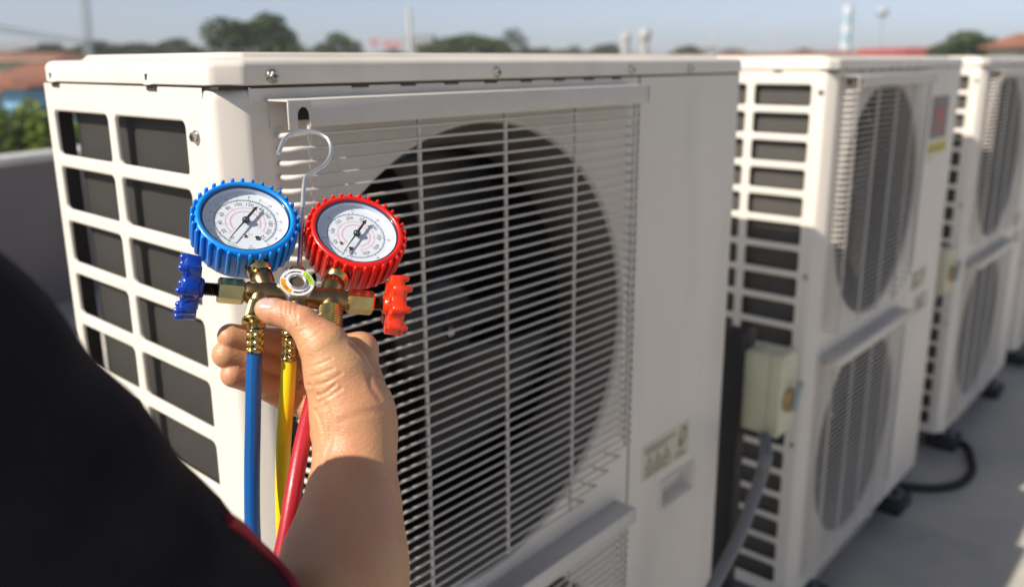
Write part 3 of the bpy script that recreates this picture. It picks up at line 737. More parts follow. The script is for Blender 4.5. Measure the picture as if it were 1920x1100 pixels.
    for i in range(41):
        a = s1+(s2-s1)*i/40; quad(mb, a, 14.0, 14.0+(1.1 if i % 5 == 0 else .6), .26); quad(mb, a, 10.0-(.5 if i % 5 == 0 else 0), 10.8, .3)
    for i in range(0, 41, 5):
        a = s1+(s2-s1)*i/40; word(mb, str(i*2-40 if fmax < 300 else i*2), a, 15.6, 1.3); word(mb, str(i-20), a, 12.9, 1.2)
    word(mb, 'R22', up_deg+170, 12.0, 1.8, up_deg); word(mb, '°C', up_deg+176, 9.6, 1.6, up_deg)
    obj('refrigerant_scale', mb, INKR, g)
    if fmax < 300:
        mb = M()
        for k, (aa, rr) in enumerate(((203, 23.6), (199, 24.4), (195, 24.9), (201, 21.6))): word(mb, 'RETARD' if k % 2 else 'VACUUM', aa, rr, 1.3, up_deg+8)
        obj('green_print', mb, INKG, g)
    # needle: thin point at zero, broad tail with an arrowhead
    mb = M(); ZN = -1.9
    def npt(l, w): d = math.radians(start); al = e1*math.sin(d)+e2*math.cos(d); ac = e1*math.cos(d)-e2*math.sin(d); return o+(al*l+ac*w+nrm*ZN)*.001
    out = [(22.8, .12), (3.2, .6), (-3.2, .95), (-12.3, .8), (-12.1, 1.8), (-15.5, 0), (-12.1, -1.8), (-12.3, -.8), (-3.2, -.95), (3.2, -.6), (22.8, -.12)]
    P = [npt(*p) for p in out]; P2 = [p+nrm*.0006 for p in P]; n = len(out)
    mb.add(P+P2, [tuple(range(n, 2*n)), tuple(range(n))[::-1]]+[(k, (k+1) % n, n+(k+1) % n, n+k) for k in range(n)])
    mb.lathe(o+nrm*(ZN-1.0)*.001, nrm, [(0, .0027), (.0016, .0027), (.0021, .0023)], 28); nd = obj('needle', mb, INK, g)
    mb = M(); mb.lathe(o+nrm*(ZN+1.45)*.001, nrm, [(-.0004, .0019), (.0001, .0019), (.0003, .0016)], 24); mb.lathe(o-nrm*.005, nrm, [(0, .0010), (.003, .0010)], 10); obj('pivot_cap', mb, CHROMD, g)
    # dial screw, hole
    for (a, r, q, mtl) in ((up_deg+158, 16.6, 2.0, CHROMD), (up_deg+188, 13.5, 1.5, BRASSG)) if fmax < 300 else ((up_deg+178, 14.6, 2.0, CHROMD), (up_deg+212, 15.0, 1.4, BRASSG)):
        mb = M(); mb.lathe(pol(a, r, -4.95), nrm, [(0, q*.001), (.0004, q*.001), (.0006, q*.0008)], 20); obj('dial_screw', mb, mtl, g)
WELL = mat('dark_sight_well', (.07, .055, .03), .5, c2=(.13, .08, .03), vscale=160)
CHROMD = mat('dull_grey_metal', (.30, .31, .33), .35, metal=1., var=.2, vscale=400)
gauge(bc, -9, BLUEP, 208.6, 291.0, range(0, 221, 20), range(1, 16), 220, 15, 'light blue ribbed gauge, low pressure side')
gauge(rc, 21, REDP, 209.0, 342.7, range(0, 501, 50), range(5, 36, 5), 500, 35, 'red ribbed gauge, high pressure side')

# sight glass ---------------------------------------------------------
mb = M(); sg = mp(-.6, 2.6, 5.0); th0 = math.radians(8)
e1s = mex*math.cos(th0)+mey*math.sin(th0)
mb.lathe(sg, nrm, [(-.010, .0098), (-.009, .0104), (-.0085, .0136), (.0035, .0138), (.0045, .0130)], 6, e1s, smooth=False)
sgo = obj('sight_glass_nut', mb, CHROME, mt_)
mb = M(); mb.lathe(sg, nrm, [(.00455, .0118), (.0048, .0118), (.0048, .0066)], 64, smooth=False, caps=False); obj('label_ring', mb, LABELW, sgo)
def ringseg(a0, a1, r0, r1, z, mtl, nm):
    mb = M(); P = []; n = 20
    for i in range(n+1):
        a = math.radians(a0+(a1-a0)*i/n); d = mex*math.sin(a)+mey*math.cos(a); P += [sg+d*r0*.001+nrm*z*.001, sg+d*r1*.001+nrm*z*.001]
    mb.add(P, [(2*i, 2*i+1, 2*i+3, 2*i+2) for i in range(n)]); obj(nm, mb, mtl, sgo)
ringseg(28, 100, 7.8, 11.3, 4.92, DGREEN, 'dry_band'); ringseg(205, 282, 7.8, 11.3, 4.92, DORANGE, 'wet_band')
mb = M()
for s, a in (('DRY', 64), ('WET', 243)):
    for i, ch in enumerate(s):
        P, F = text_mesh(ch, .0026); aa = math.radians(a+(i-1)*13); d = mex*math.sin(aa)+mey*math.cos(aa); tt = mex*math.cos(aa)-mey*math.sin(aa)
        mb.add([sg+d*.0092+nrm*.0050+tt*p[0]+d*p[1] for p in P], F)
for a0, a1, nn in ((290, 382, 17), (108, 200, 19)):               # illegible small lettering
    for i in range(nn):
        aa = math.radians(a0+(a1-a0)*i/nn); d = mex*math.sin(aa)+mey*math.cos(aa); tt = mex*math.cos(aa)-mey*math.sin(aa); c_ = sg+d*.0092+nrm*.0050
        w = .00018+.0002*random.random(); h = .0005+.0003*random.random(); mb.add([c_-tt*w-d*h, c_+tt*w-d*h, c_+tt*w+d*h, c_-tt*w+d*h], [(0, 1, 2, 3)])
obj('label_lettering', mb, INK, sgo)
mb = M(); mb.lathe(sg, nrm, [(.0047, .0068), (.0058, .0066), (.0064, .0060), (.0060, .0053), (.0046, .0050)], 48, caps=False); obj('sight_ring', mb, CHROME, sgo)
mb = M(); mb.lathe(sg, nrm, [(.0045, .0052), (.0047, .0052), (.0047, 0)], 32, smooth=False, caps=False); obj('sight_well', mb, WELL, sgo)
mb = M(); mb.lathe(sg, nrm, [(.0050, .0052), (.0058, .003), (.0062, 0)], 32, caps=False); obj('sight_window', mb, GLASS, sgo)
# hook nut and hook
mb = M(); hn = mp(1.0, 17.0, 0); mb.lathe(hn, mey, [(0, .0062), (.0045, .0062), (.0060, .0048), (.0064, .003)], 6, smooth=False); obj('hook_nut', mb, BRASS2, mt_)
hk = [(560, 505, .2), (563, 470, .2), (567, 400, .2), (570.5, 345, .2), (576, 331, .2), (590, 322, .2), (608, 310, .2), (618, 296, .2), (621, 282, .2), (619, 268, .2), (611, 257, .2), (592, 248, .2), (567, 246.5, .2), (546, 252, .2), (533, 262, .2), (527, 275, .2), (522, 288, .2)]
def onm(x, y, off=0.):
    d = ray(x, y); t = ((MO+off*nrm-C)@nrm)/(d@nrm); return C+t*d
pts = catmull([onm(x, y) for x, y, _ in hk], 6); mb = M(); mb.tube(pts, .0018, 14); obj('hook', mb, CHROME, mt_)

# hose fittings and hoses ----------------------------------------------
def knurl(mb, o, ax, prof, n=40):
    mb.lathe(o, ax, prof, n, smooth=False, rad=lambda k, n_, i: 1.0+(.055 if (k+i) % 2 else -.035))
pl0 = mp(bs[0], bs[1])+pL*.009
mb = M(); pr = [(i*.00115, .0063+.00006*i) for i in range(13)]; knurl(mb, pl0, pL, pr, 36); obj('knurled_coupling', mb, BRASSG, mt_)
cE = pl0+pL*.0146
mb = M(); mb.lathe(cE, pL, [(0, .0074), (.0012, .0084), (.0028, .0082), (.0036, .0070), (.0040, .0044), (.006, .0042)], 32); obj('coupling_collar', mb, BRASS2, mt_)
pr0 = mp(rs[0], rs[1])+pR*.009
mb = M(); pr = [(i*.0011, .0086) for i in range(8)]+[(.0088+i*.0011, .0088) for i in range(9)]; knurl(mb, pr0, pR, pr, 40); obj('knurled_coupling', mb, BRASS2, mt_)
DOWN = V(0, 0, -1.)
def crimp(o, ax, nm='crimp_ferrule'):
    """ferrule with rows of dimples"""
    mb = M(); n = 48; R0 = .0058; L_ = .0158; nz = 24
    P = []; F = []; e1, e2 = perp(ax); ax = unit(ax)
    for i in range(nz+1):
        h = L_*i/nz
        for k in range(n):
            a = 2*PI*k/n; row = h/L_*3; dm = 0
            if .0012 < h < L_-.0026:
                dm = max(0, 1-((((a/(2*PI)*9) % 1)-.5)/.36)**2-(((row % 1)-.5)/.36)**2)
            q = R0+(.0007 if h > L_-.0022 else 0)-.0011*dm-(.0012 if i == 0 else 0)
            P.append(o+ax*h+(e1*math.cos(a)+e2*math.sin(a))*q)
    for i in range(nz):
        for k in range(n): F.append((i*n+k, i*n+(k+1) % n, (i+1)*n+(k+1) % n, (i+1)*n+k))
    mb.add(P, F, True); mb.add([P[k] for k in range(n)], [tuple(range(n))[::-1]])
    return obj(nm, mb, BRASS2, mt_)
b_f = [dep(478.5, 617, .567), dep(477.5, 657, .566)]
axc = unit(b_f[1]-b_f[0]); crimp(b_f[0], axc)
mb = M(); mb.tube([cE+pL*.003, dep(477.5, 611, .5685), b_f[0]+axc*.001], [.0042, .0042, .0046], 20); obj('hose_neck', mb, BRASS2, mt_)
y_f = [dep(543.5, 633, .581), dep(542, 673, .580)]; axy = unit(y_f[1]-y_f[0]); crimp(y_f[0], axy)
mb = M(); mb.tube([mp(1, -14), dep(546, 620, .585), y_f[0]+axy*.001], [.0050, .0042, .0046], 20); mb.lathe(y_f[0]-axy*.005, axy, [(0, .0045), (.001, .0062), (.003, .0062), (.004, .0048)], 24); obj('hose_neck', mb, BRASS2, mt_)
def hose(pts, r, mtl, label):
    mb = M(); mb.tube(catmull(pts, 10), r, 24); obj('hose', mb, mtl, mt_, label)
hose([dep(477.6, 654, .566), dep(476, 700, .566), dep(474, 800, .566), dep(472.5, 900, .566), dep(474, 1000, .568), dep(482, 1100, .575), dep(500, 1250, .59)], .0052, HB, 'blue charging hose')
hose([dep(542, 669, .580), dep(540, 710, .580), dep(535, 780, .582), dep(531, 850, .586), dep(530, 930, .590), dep(533, 1020, .595), dep(540, 1150, .60)], .0052, HY, 'yellow charging hose')
pre = pr0+pR*.0185
hose([pre, dep(612, 640, .610), dep(603, 690, .603), dep(590, 740, .590), dep(574, 800, .575), dep(561, 860, .562), dep(549, 930, .551), dep(535, 1010, .543), dep(515, 1100, .538), dep(480, 1250, .54)], .0056, HR, 'red charging hose')

# ------------------------------------------------------------------ the person: hand, forearm, sleeve
def cone_sdf(P, a, b, ra, rb):
    ba = b-a; l2 = ba@ba; t = np.clip(((P-a)@ba)/l2, 0, 1); d = np.linalg.norm(P-a-t[:, None]*ba, axis=1); return d-(ra+(rb-ra)*t)
def smin(a, b, k):
    h = np.maximum(k-np.abs(a-b), 0)/k; return np.minimum(a, b)-h*h*h*k/6
def surface_nets(field, lo, hi, step, coarse=4):
    """polygonise field(P)=0 inside the box; evaluated only near the surface"""
    n = np.ceil((hi-lo)/step).astype(int)+1; n = ((n+coarse-1)//coarse)*coarse+1
    cn = (n-1)//coarse+1
    cg = np.stack(np.meshgrid(*[np.arange(c) for c in cn], indexing='ij'), -1).reshape(-1, 3)
    cv = field(lo+cg*step*coarse).reshape(cn)
    D = np.kron(cv[:-1, :-1, :-1], np.ones((coarse,)*3)); full = np.full(n, 1.0, np.float32); full[:-1, :-1, :-1] = D
    near = np.abs(D) < step*coarse*2.2; idx = np.argwhere(near)
    for s in range(0, len(idx), 400000):
        q = idx[s:s+400000]; full[q[:, 0], q[:, 1], q[:, 2]] = field(lo+q*step)
    ins = full < 0
    cell = [full[i:n[0]-1+i, j:n[1]-1+j, k:n[2]-1+k] for i in (0, 1) for j in (0, 1) for k in (0, 1)]
    insc = sum((c < 0).astype(np.int8) for c in cell); act = (insc > 0) & (insc < 8)
    ai = np.argwhere(act); vid = np.full(act.shape, -1, np.int64); vid[act] = np.arange(len(ai))
    cvv = np.stack([c[act] for c in cell], 1); offs = np.array([(i, j, k) for i in (0, 1) for j in (0, 1) for k in (0, 1)], float)
    acc = np.zeros((len(ai), 3)); cnt = np.zeros(len(ai))
    for a in range(8):
        for b in range(a+1, 8):
            if np.abs(offs[a]-offs[b]).sum() != 1: continue
            va, vb = cvv[:, a], cvv[:, b]; mk = (va < 0) != (vb < 0); t = va/(va-vb+1e-20)
            p = offs[a]+(offs[b]-offs[a])*t[:, None]; acc[mk] += p[mk]; cnt[mk] += 1
    VV = lo+(ai+acc/cnt[:, None])*step
    Fs = []
    for ax in range(3):
        o1, o2 = [(1, 2), (2, 0), (0, 1)][ax]; sl = [slice(0, n[i]-1) for i in range(3)]
        s2 = list(sl); s2[ax] = slice(1, n[ax]); A = ins[tuple(sl)]; B = ins[tuple(s2)] if True else None
        m_ = A != B; e = np.argwhere(m_); e = e[(e[:, o1] > 0) & (e[:, o2] > 0)]
        d1 = np.zeros(3, int); d1[o1] = 1; d2 = np.zeros(3, int); d2[o2] = 1
        q = [vid[tuple((e-x).T)] for x in (np.zeros(3, int), d1, d1+d2, d2)]; q = np.stack(q, 1)
        fl = ~A[tuple(e.T)]; q[fl] = q[fl][:, ::-1]; Fs.append(q[(q >= 0).all(1)])
    return VV, np.concatenate(Fs)
def mesh_vf(name, VV, FF, off):
    me = bpy.data.meshes.new(name); me.from_pydata((VV-off).tolist(), [], FF.tolist()); me.polygons.foreach_set('use_smooth', [True]*len(FF)); me.update(); return me
class BV:
    def __init__(s, VV, FF): s.b = BVHTree.FromPolygons([tuple(v) for v in VV], [tuple(f) for f in FF])
    def hit(s, x, y):
        h = s.b.ray_cast(Vector(C), Vector(unit(ray(x, y))))
        return None if h[0] is None else (np.array(h[0]), np.array(h[1]))

def J(x, y, d, rpx): return (dep(x, y, d), rpx*d/FPX)
def chain(P, js, k):
    d = None
    for (a, ra), (b, rb) in zip(js[:-1], js[1:]):
        q = cone_sdf(P, a, b, ra, rb); d = q if d is None else smin(d, q, k)
    return d
THUMB = [J(498, 579, .556, 19.5), J(512, 584, .556, 24), J(540, 591, .553, 24.5), J(568, 605, .551, 29), J(607, 646, .550, 42)]
INDEX = [J(432, 630, .584, 24), J(470, 635, .592, 24), J(520, 641, .612, 25), J(590, 650, .622, 27), J(676, 655, .590, 31)]
MIDDLE = [J(424, 664, .585, 26), J(466, 672, .594, 25), J(525, 684, .618, 26), J(595, 694, .628, 27), J(668, 692, .604, 31)]
RING = [J(438, 702, .587, 24), J(475, 712, .597, 24.5), J(530, 726, .620, 25), J(590, 735, .628, 27), J(650, 730, .615, 31)]
LITTLE = [J(505, 735, .610, 19), J(535, 748, .618, 21), J(580, 765, .622, 24), J(625, 765, .612, 30)]
PALM = [[J(607, 650, .550, 42), J(630, 695, .552, 58), J(655, 760, .553, 66)],
        [J(674, 658, .588, 32), J(678, 720, .575, 38), J(672, 790, .560, 58)],
        [J(663, 692, .602, 31), J(665, 740, .590, 42), J(662, 800, .565, 60)],
        [J(645, 728, .612, 31), J(645, 765, .600, 40), J(658, 805, .575, 52)],
        [J(625, 762, .610, 30), J(616, 795, .598, 38), J(634, 812, .580, 38)],
        [J(612, 798, .592, 38), J(622, 812, .580, 42)]]
ARM = [J(663, 775, .555, 70), J(667, 825, .550, 65), J(664, 885, .542, 67), J(660, 950, .525, 83), J(648, 1040, .502, 106), J(640, 1110, .487, 114), J(620, 1280, .462, 140), J(600, 1450, .45, 150)]
UARM = [J(600, 1450, .45, 150), J(300, 1240, .425, 160)]
def body_f(P):
    f = np.full(len(P), 1e3)
    fd = None
    for ch in (INDEX, MIDDLE, RING, LITTLE):
        q = chain(P, ch, .004); fd = q if fd is None else smin(fd, q, .0022)
    pm = None
    for ch in PALM:
        q = chain(P, ch, .008); pm = q if pm is None else smin(pm, q, .014)
    am = chain(P, ARM, .02); pm = smin(pm, am, .02)
    th = chain(P, THUMB, .005); th = smin(th, cone_sdf(P, *[x for x in (THUMB[1][0], THUMB[0][0])], THUMB[1][1], THUMB[0][1]), .002)
    h = smin(pm, fd, .009); h = smin(h, th, .010); h = smin(h, chain(P, UARM, .01), .03)
    return h
allj = [j for ch in [THUMB, INDEX, MIDDLE, RING, LITTLE, ARM, UARM]+PALM for j in ch]
lo = np.min([p-r_ for p, r_ in allj], axis=0)-.008; hi = np.max([p+r_ for p, r_ in allj], axis=0)+.008
VV, FF = surface_nets(body_f, lo, hi, .0011)
bv = BV(VV, FF)
# vertex normals for sculpting
def vnormals(VV, FF):
    n = np.cross(VV[FF[:, 2]]-VV[FF[:, 0]], VV[FF[:, 3]]-VV[FF[:, 1]]); N_ = np.zeros_like(VV)
    for k in range(4): np.add.at(N_, FF[:, k], n)
    return N_/np.maximum(np.linalg.norm(N_, axis=1), 1e-12)[:, None]
NN = vnormals(VV, FF)
def crease(pxs, depth, wid):
    pts = [bv.hit(*p) for p in pxs]; pts = [p[0] for p in pts if p is not None]
    if len(pts) < 2: return
    pts = catmull(pts, 6); d2 = np.full(len(VV), 1e9)
    for a, b in zip(pts[:-1], pts[1:]):
        ba = b-a; t = np.clip(((VV-a)@ba)/max(ba@ba, 1e-12), 0, 1); d2 = np.minimum(d2, ((VV-a-t[:, None]*ba)**2).sum(1))
    d = np.sqrt(d2); g_ = -np.exp(-(d/wid)**2)+.35*np.exp(-((d-2*wid)/wid)**2)
    VV[:] += NN*(g_*depth)[:, None]
for pxs, dp, wd in [
    ([(563, 716), (580, 722), (598, 742)], .0011, .0015), ([(598, 741), (612, 735), (628, 722)], .0007, .0014), ([(590, 722), (612, 716), (640, 700)], .0006, .0014),
    ([(583, 706), (602, 700), (625, 690)], .0005, .0013), ([(600, 752), (618, 742), (640, 728)], .0005, .0014), ([(575, 690), (600, 682), (622, 672)], .0004, .0012),
    ([(531, 566), (529, 580), (531, 596), (537, 612)], .0005, .0012), ([(538, 566), (537, 584), (541, 604)], .0004, .0010), ([(548, 568), (546, 588), (550, 606)], .0004, .0010), ([(556, 572), (556, 590), (558, 612)], .0003, .0010),
    ([(556, 640), (562, 652), (575, 640), (600, 622)], .0004, .0013), ([(562, 622), (585, 614), (605, 606)], .0003, .0012),
    ([(592, 770), (602, 795), (606, 830), (596, 850)], .0010, .0020), ([(612, 758), (620, 790), (618, 830), (604, 868)], .0006, .0022),
    ([(648, 622), (660, 645), (682, 668), (704, 700)], .0011, .0028),
    ([(500, 663), (512, 668)], .0004, .0010), ([(505, 700), (516, 706)], .0005, .0010), ([(556, 700), (552, 716), (558, 726)], .0008, .0014),
    ([(640, 790), (680, 775), (716, 770)], .0003, .0030), ([(690, 700), (700, 730), (712, 745)], .0006, .003)]:
    crease(pxs, dp*.95, wd*.75)
PO = dep(640, 1100, .49)
person = thing('person', 'right arm of a person in a black shirt with red piping, holding up the gauges', 'person', tuple(PO))
obj('body', mesh_vf('body', VV, FF, PO), SKIN, person)
bv = BV(VV, FF)
# thumb nail: thin shell lying on the thumb
mb = M(); P = []; F = []; nu, nv = 14, 12
for i in range(nu+1):
    for j in range(nv+1):
        a, b = -1+2*i/nu, -1+2*j/nv
        # superellipse disc mapped to a tilted oval
        s = max(abs(a), abs(b)); rr = math.hypot(a, b); sc_ = (s/rr)**.55 if rr > 1e-6 else 1; a2, b2 = a*sc_, b*sc_
        x = 499+20.5*a2+1.0*b2; y = 569.5-2.0*a2+10.8*b2+1.0*a2*a2
        h = bv.hit(x, y)
        if h is None:
            for s_ in (.9, .8, .65, .5): 
                h = bv.hit(499+(x-499)*s_, 571+(y-571)*s_)
                if h: break
        p, n_ = h; P.append(p+n_*(.00045*(1-s**6)-.00005))
for i in range(nu):
    for j in range(nv): F.append((i*(nv+1)+j, i*(nv+1)+j+1, (i+1)*(nv+1)+j+1, (i+1)*(nv+1)+j))
mb.add(P, [f[::-1] for f in F], True); obj('thumbnail', mb, NAIL, person)

# shirt sleeve and torso
SL = [J(-560, 640, .29, 420), J(-245, 745, .31, 325), J(10, 940, .342, 268), J(166, 1102, .372, 252), J(320, 1245, .41, 252)]
sh = dep(-560, 700, .33)
TORSO = [(sh+V(-.10, .10, -.06)-RT*.08, .12), (sh+V(-.08, .04, -.30)-RT*.14, .15), (sh+V(-.08, .02, -.60)-RT*.14, .15)]
def cloth_f(P):
    d = smin(chain(P, SL, .03), chain(P, TORSO, .03), .06)
    w = .0022*np.sin(P[:, 0]*70+P[:, 2]*45+3*np.sin(P[:, 1]*22))+.0016*np.sin(P[:, 2]*110-P[:, 0]*60+2*np.sin(P[:, 0]*31))
    return d+w*.45
allj = SL+[(p, r_) for p, r_ in TORSO]
lo = np.min([p-r_ for p, r_ in allj], axis=0)-.012; hi = np.max([p+r_ for p, r_ in allj], axis=0)+.012
SV, SF = surface_nets(cloth_f, lo, hi, .005, 3)
obj('shirt', mesh_vf('shirt', SV, SF, PO), CLOTH, person)
bs_ = BV(SV, SF)
pp = []
for x, y in ((424, 975), (450, 993), (477, 1011), (514, 1046), (545, 1096), (570, 1150), (585, 1210)):
    h = None; k = 0
    while h is None and k < 14: h = bs_.hit(x-3*k, y+3*k); k += 1
    if h: pp.append(h[0]+h[1]*.001)
if len(pp) > 2:
    mb = M(); mb.tube(catmull(pp, 6), .0030, 10); obj('piping', mb, PIPING, person)

# ------------------------------------------------------------------ background: trees, roofs, towers
def leafmat(name, c, c2):
    mt = mat(name, c, .6, c2=c2, vscale=1.6, spec=.3); b = mt.node_tree.nodes['Principled BSDF']; return mt
LEAF = leafmat('dark_foliage', (.065, .10, .02), (.032, .055, .013)); LEAF2 = leafmat('yellowish_foliage', (.20, .25, .03), (.10, .15, .025))
BARK = mat('bark', (.09, .07, .05), .9, var=.3, vscale=4)
def ground_pt(x, d): p = dep(x, 110, d); return V(p[0], p[1], 0)
def tree(px, d, topy, wpx, label, leaf=LEAF, lobes=7, n=3600, botz=None, boty=None, name='tree', seed=1, shape=None, gz=GROUND_Z, lsize=None):
    R = random.Random(seed); base = ground_pt(px, d); top = dep(px, topy, d)[2]; wid = wpx*d/FPX/2; H = top-gz
    t = thing(name, label, 'tree' if name == 'tree' else 'shrub', (base[0], base[1], gz), None)
    botz = dep(px, boty, d)[2] if boty else botz
    crown_r = wid; ch = min(H*.7, wid*1.5) if botz is None else top-botz
    cz = top-ch/2
    rt = unit(V(RT[0], RT[1], 0)); fwd = V(-rt[1], rt[0], 0)
    L_ = shape or [(-.62, 0, R.uniform(-.1, .2), .38), (-.25, R.uniform(-.3, .3), R.uniform(.2, .5), .42), (.15, 0, .55, .42), (.5, R.uniform(-.3, .3), R.uniform(.1, .4), .42), (.75, 0, R.uniform(-.4, 0), .32), (-.8, 0, -.5, .32), (0, 0, -.2, .6), (-.4, 0, -.5, .5), (.45, 0, -.5, .5)]
    mb = M(); P = []; F = []; k = 0
    ls = lsize or wid*.04
    rr_ = np.random.default_rng(seed)
    for i in range(n):
        l = L_[i % len(L_)]; v = unit(rr_.normal(size=3)); q = l[3]*(rr_.random()**.35)
        c_ = V(base[0], base[1], cz)+rt*(l[0]+v[0]*q)*crown_r+fwd*(l[1]+v[1]*q)*crown_r+V(0, 0, 1)*(l[2]+v[2]*q)*ch/2
        a = unit(rr_.normal(size=3)+V(0, 0, .6)); b, c2 = perp(a); s = ls*(.6+.9*rr_.random())
        P += [c_-b*s, c_-c2*s*.6, c_+b*s, c_+c2*s*.6]; F.append((k, k+1, k+2, k+3)); k += 4
    mb.add(P, F); obj('crown', mb, leaf, t)
    mb = M(); mb.tube([V(base[0], base[1], gz), V(base[0]+.02*H, base[1], gz+H*.35), V(base[0], base[1]+.02*H, cz)], [wid*.09+.05, wid*.06+.03, wid*.03+.01], 8)
    for k_ in range(4):
        a = k_*1.6+seed; mb.tube([V(base[0], base[1], cz-ch*.35), V(base[0]+math.cos(a)*wid*.5, base[1]+math.sin(a)*wid*.5, cz+ch*.1)], [wid*.035+.01, .01], 6)
    obj('trunk', mb, BARK, t)
tree(476, 55, 24, 200, 'big dark double crowned tree rising above the lid of the nearest unit', shape=[(-.50, 0, .40, .48), (-.15, .1, .35, .40), (.32, 0, .62, .36), (-.6, 0, -.3, .5), (.1, 0, -.2, .6), (.62, 0, -.25, .42), (.42, .1, .2, .42), (.8, 0, -.7, .3), (-.85, 0, -.8, .35)], n=6500, seed=3, boty=150)
tree(638, 70, 58, 110, 'smaller pointed tree to the right of the big double crowned tree', shape=[(-.45, 0, .0, .4), (-.05, 0, .5, .42), (.4, 0, .1, .42), (.7, 0, -.5, .35), (-.75, 0, -.6, .35), (.0, 0, -.4, .6)], n=3600, seed=5, boty=125)
tree(330, 80, 70, 110, 'low rounded tree to the left of the big double crowned tree', seed=6, boty=122, n=4200)
tree(250, 85, 80, 140, 'low wide tree between the pylon and the rounded tree', seed=7, boty=122, n=4200)
tree(175, 80, 75, 130, 'low dark tree at the foot of the lattice pylon', seed=8, boty=122, n=4200)
tree(85, 75, 84, 130, 'lowest dark tree line clump at the far left', seed=9, boty=122, n=4200)
tree(870, 75, 64, 180, 'wide pale green tree behind the middle of the lid', leaf=LEAF, seed=10, n=5200, boty=124)
tree(962, 72, 50, 66, 'round topped tree at the right end of the wide pale tree', seed=11, boty=130, n=4200)
tree(1138, 90, 80, 84, 'small low tree to the left of the white posts', seed=12, boty=122, n=4200)
tree(1288, 95, 84, 76, 'small low tree to the right of the white posts', seed=13, boty=122, n=4200)
tree(1815, 48, 56, 165, 'broad green tree at the far right beside the cream building', leaf=LEAF, shape=[(-.1, 0, .55, .42), (-.5, 0, .1, .42), (.35, 0, .3, .42), (.7, 0, -.1, .38), (-.8, 0, -.4, .34), (0, 0, -.3, .65), (.6, 0, -.6, .5)], n=6000, seed=14, boty=150)
tree(30, 13, 182, 170, 'bright yellow green shrub just beyond the parapet wall', leaf=LEAF2, name='shrub', seed=15, n=5200, botz=-2.6, lsize=.055, gz=-8)
tree(-70, 11, 190, 150, 'dark green shrub beyond the wall, cut by the left edge', leaf=LEAF, name='shrub', seed=16, n=3000, botz=-2.6, lsize=.05, gz=-8)
tree(95, 16, 200, 120, 'green shrub beyond the wall, mostly hidden by the nearest unit', leaf=LEAF2, name='shrub', seed=17, n=3000, botz=-2.8, lsize=.06, gz=-8)

tree(1010, 80, 88, 90, 'low faint tree just right of the round topped tree', seed=21, boty=122, n=3200)
tree(1070, 85, 84, 70, 'low tree between the round topped tree and the white posts', seed=22, boty=122, n=2600)
tree(592, 95, 84, 60, 'small faint tree in the gap right of the big double crowned tree', seed=23, boty=122, n=2200)
tree(735, 95, 90, 70, 'low faint bush under the red and white signs', seed=24, boty=122, n=2200)
tree(1370, 110, 88, 60, 'low faint tree above the right end of the near lid', seed=25, boty=122, n=2000)
tree(1500, 100, 90, 90, 'low faint tree line clump above the second unit', seed=26, boty=122, n=2000)
ROOFM = mat('terracotta_roof_tiles', (.30, .12, .07), .8, c2=(.20, .09, .06), vscale=1.2)
def wallm(n, c): return mat(n, c, .85, var=.12, vscale=.6)
CREAMW = wallm('cream_render', (.55, .50, .38)); BLUEW = wallm('blue_painted_wall', (.28, .60, .85)); WHITEW = wallm('white_render', (.62, .62, .60)); GREYW = wallm('grey_render', (.33, .34, .36)); REDW = wallm('red_sheet_wall', (.45, .10, .09))
WINM = mat('dark_window', (.03, .04, .05), .2)
def house(px, d, wpx, eavey, ridgey, label, wall, roof=ROOFM, depth=8, yaw=0., flat=False, win=4, name='house'):
    base = ground_pt(px, d); wid = wpx*d/FPX; ze = dep(px, eavey, d)[2]; zr = dep(px, ridgey, d)[2]
    t = thing(name, label, 'building', (base[0], base[1], GROUND_Z), None)
    rt = unit(V(RT[0], RT[1], 0)); fwd = V(-rt[1], rt[0], 0); a = math.radians(yaw); rt, fwd = rt*math.cos(a)+fwd*math.sin(a), fwd*math.cos(a)-rt*math.sin(a)
    fr = (V(base[0], base[1], 0), rt, fwd, V(0, 0, 1)); mb = M(); mb.box((-wid/2, 0, GROUND_Z), (wid/2, depth, ze), fr); obj('wall', mb, wall, t)
    mb = M()
    if flat: mb.box((-wid/2-.2, -.2, ze), (wid/2+.2, depth+.2, zr), fr)
    else:
        P = [(-wid/2-.4, -.5, ze-.15), (wid/2+.4, -.5, ze-.15), (wid/2+.4, depth+.5, ze-.15), (-wid/2-.4, depth+.5, ze-.15), (-wid/2+wid*.12, depth/2, zr), (wid/2-wid*.12, depth/2, zr)]
        P = [fr[0]+rt*p[0]+fwd*p[1]+V(0, 0, p[2]) for p in P]; mb.add(P, [(0, 1, 5, 4), (1, 2, 5), (2, 3, 4, 5), (3, 0, 4), (3, 2, 1, 0)])
    obj('roof', mb, roof, t)
    for k in range(win):
        x0 = -wid/2+wid*(k+.3)/win; x1 = x0+wid*.4/win; h = (ze-GROUND_Z)
        for lv in (.18, .62):
            mb = M(); mb.box((x0, -.06, GROUND_Z+h*lv), (x1, -.01, GROUND_Z+h*(lv+.2)), fr); obj('window', mb, WINM, t)
    return t
house(-5, 28, 170, 165, 118, 'house with an orange tiled roof at the far left below the horizon', GREYW)
house(70, 19, 60, 158, 150, 'low blue painted building showing between the orange roof and the shrub', BLUEW, flat=True, win=2)
house(15, 17.5, 40, 168, 162, 'second blue painted block at the left edge beside the dark shrub', BLUEW, flat=True, win=1)
house(-30, 60, 260, 112, 98, 'long brown roofed house at the far left under the dark tree line', CREAMW)
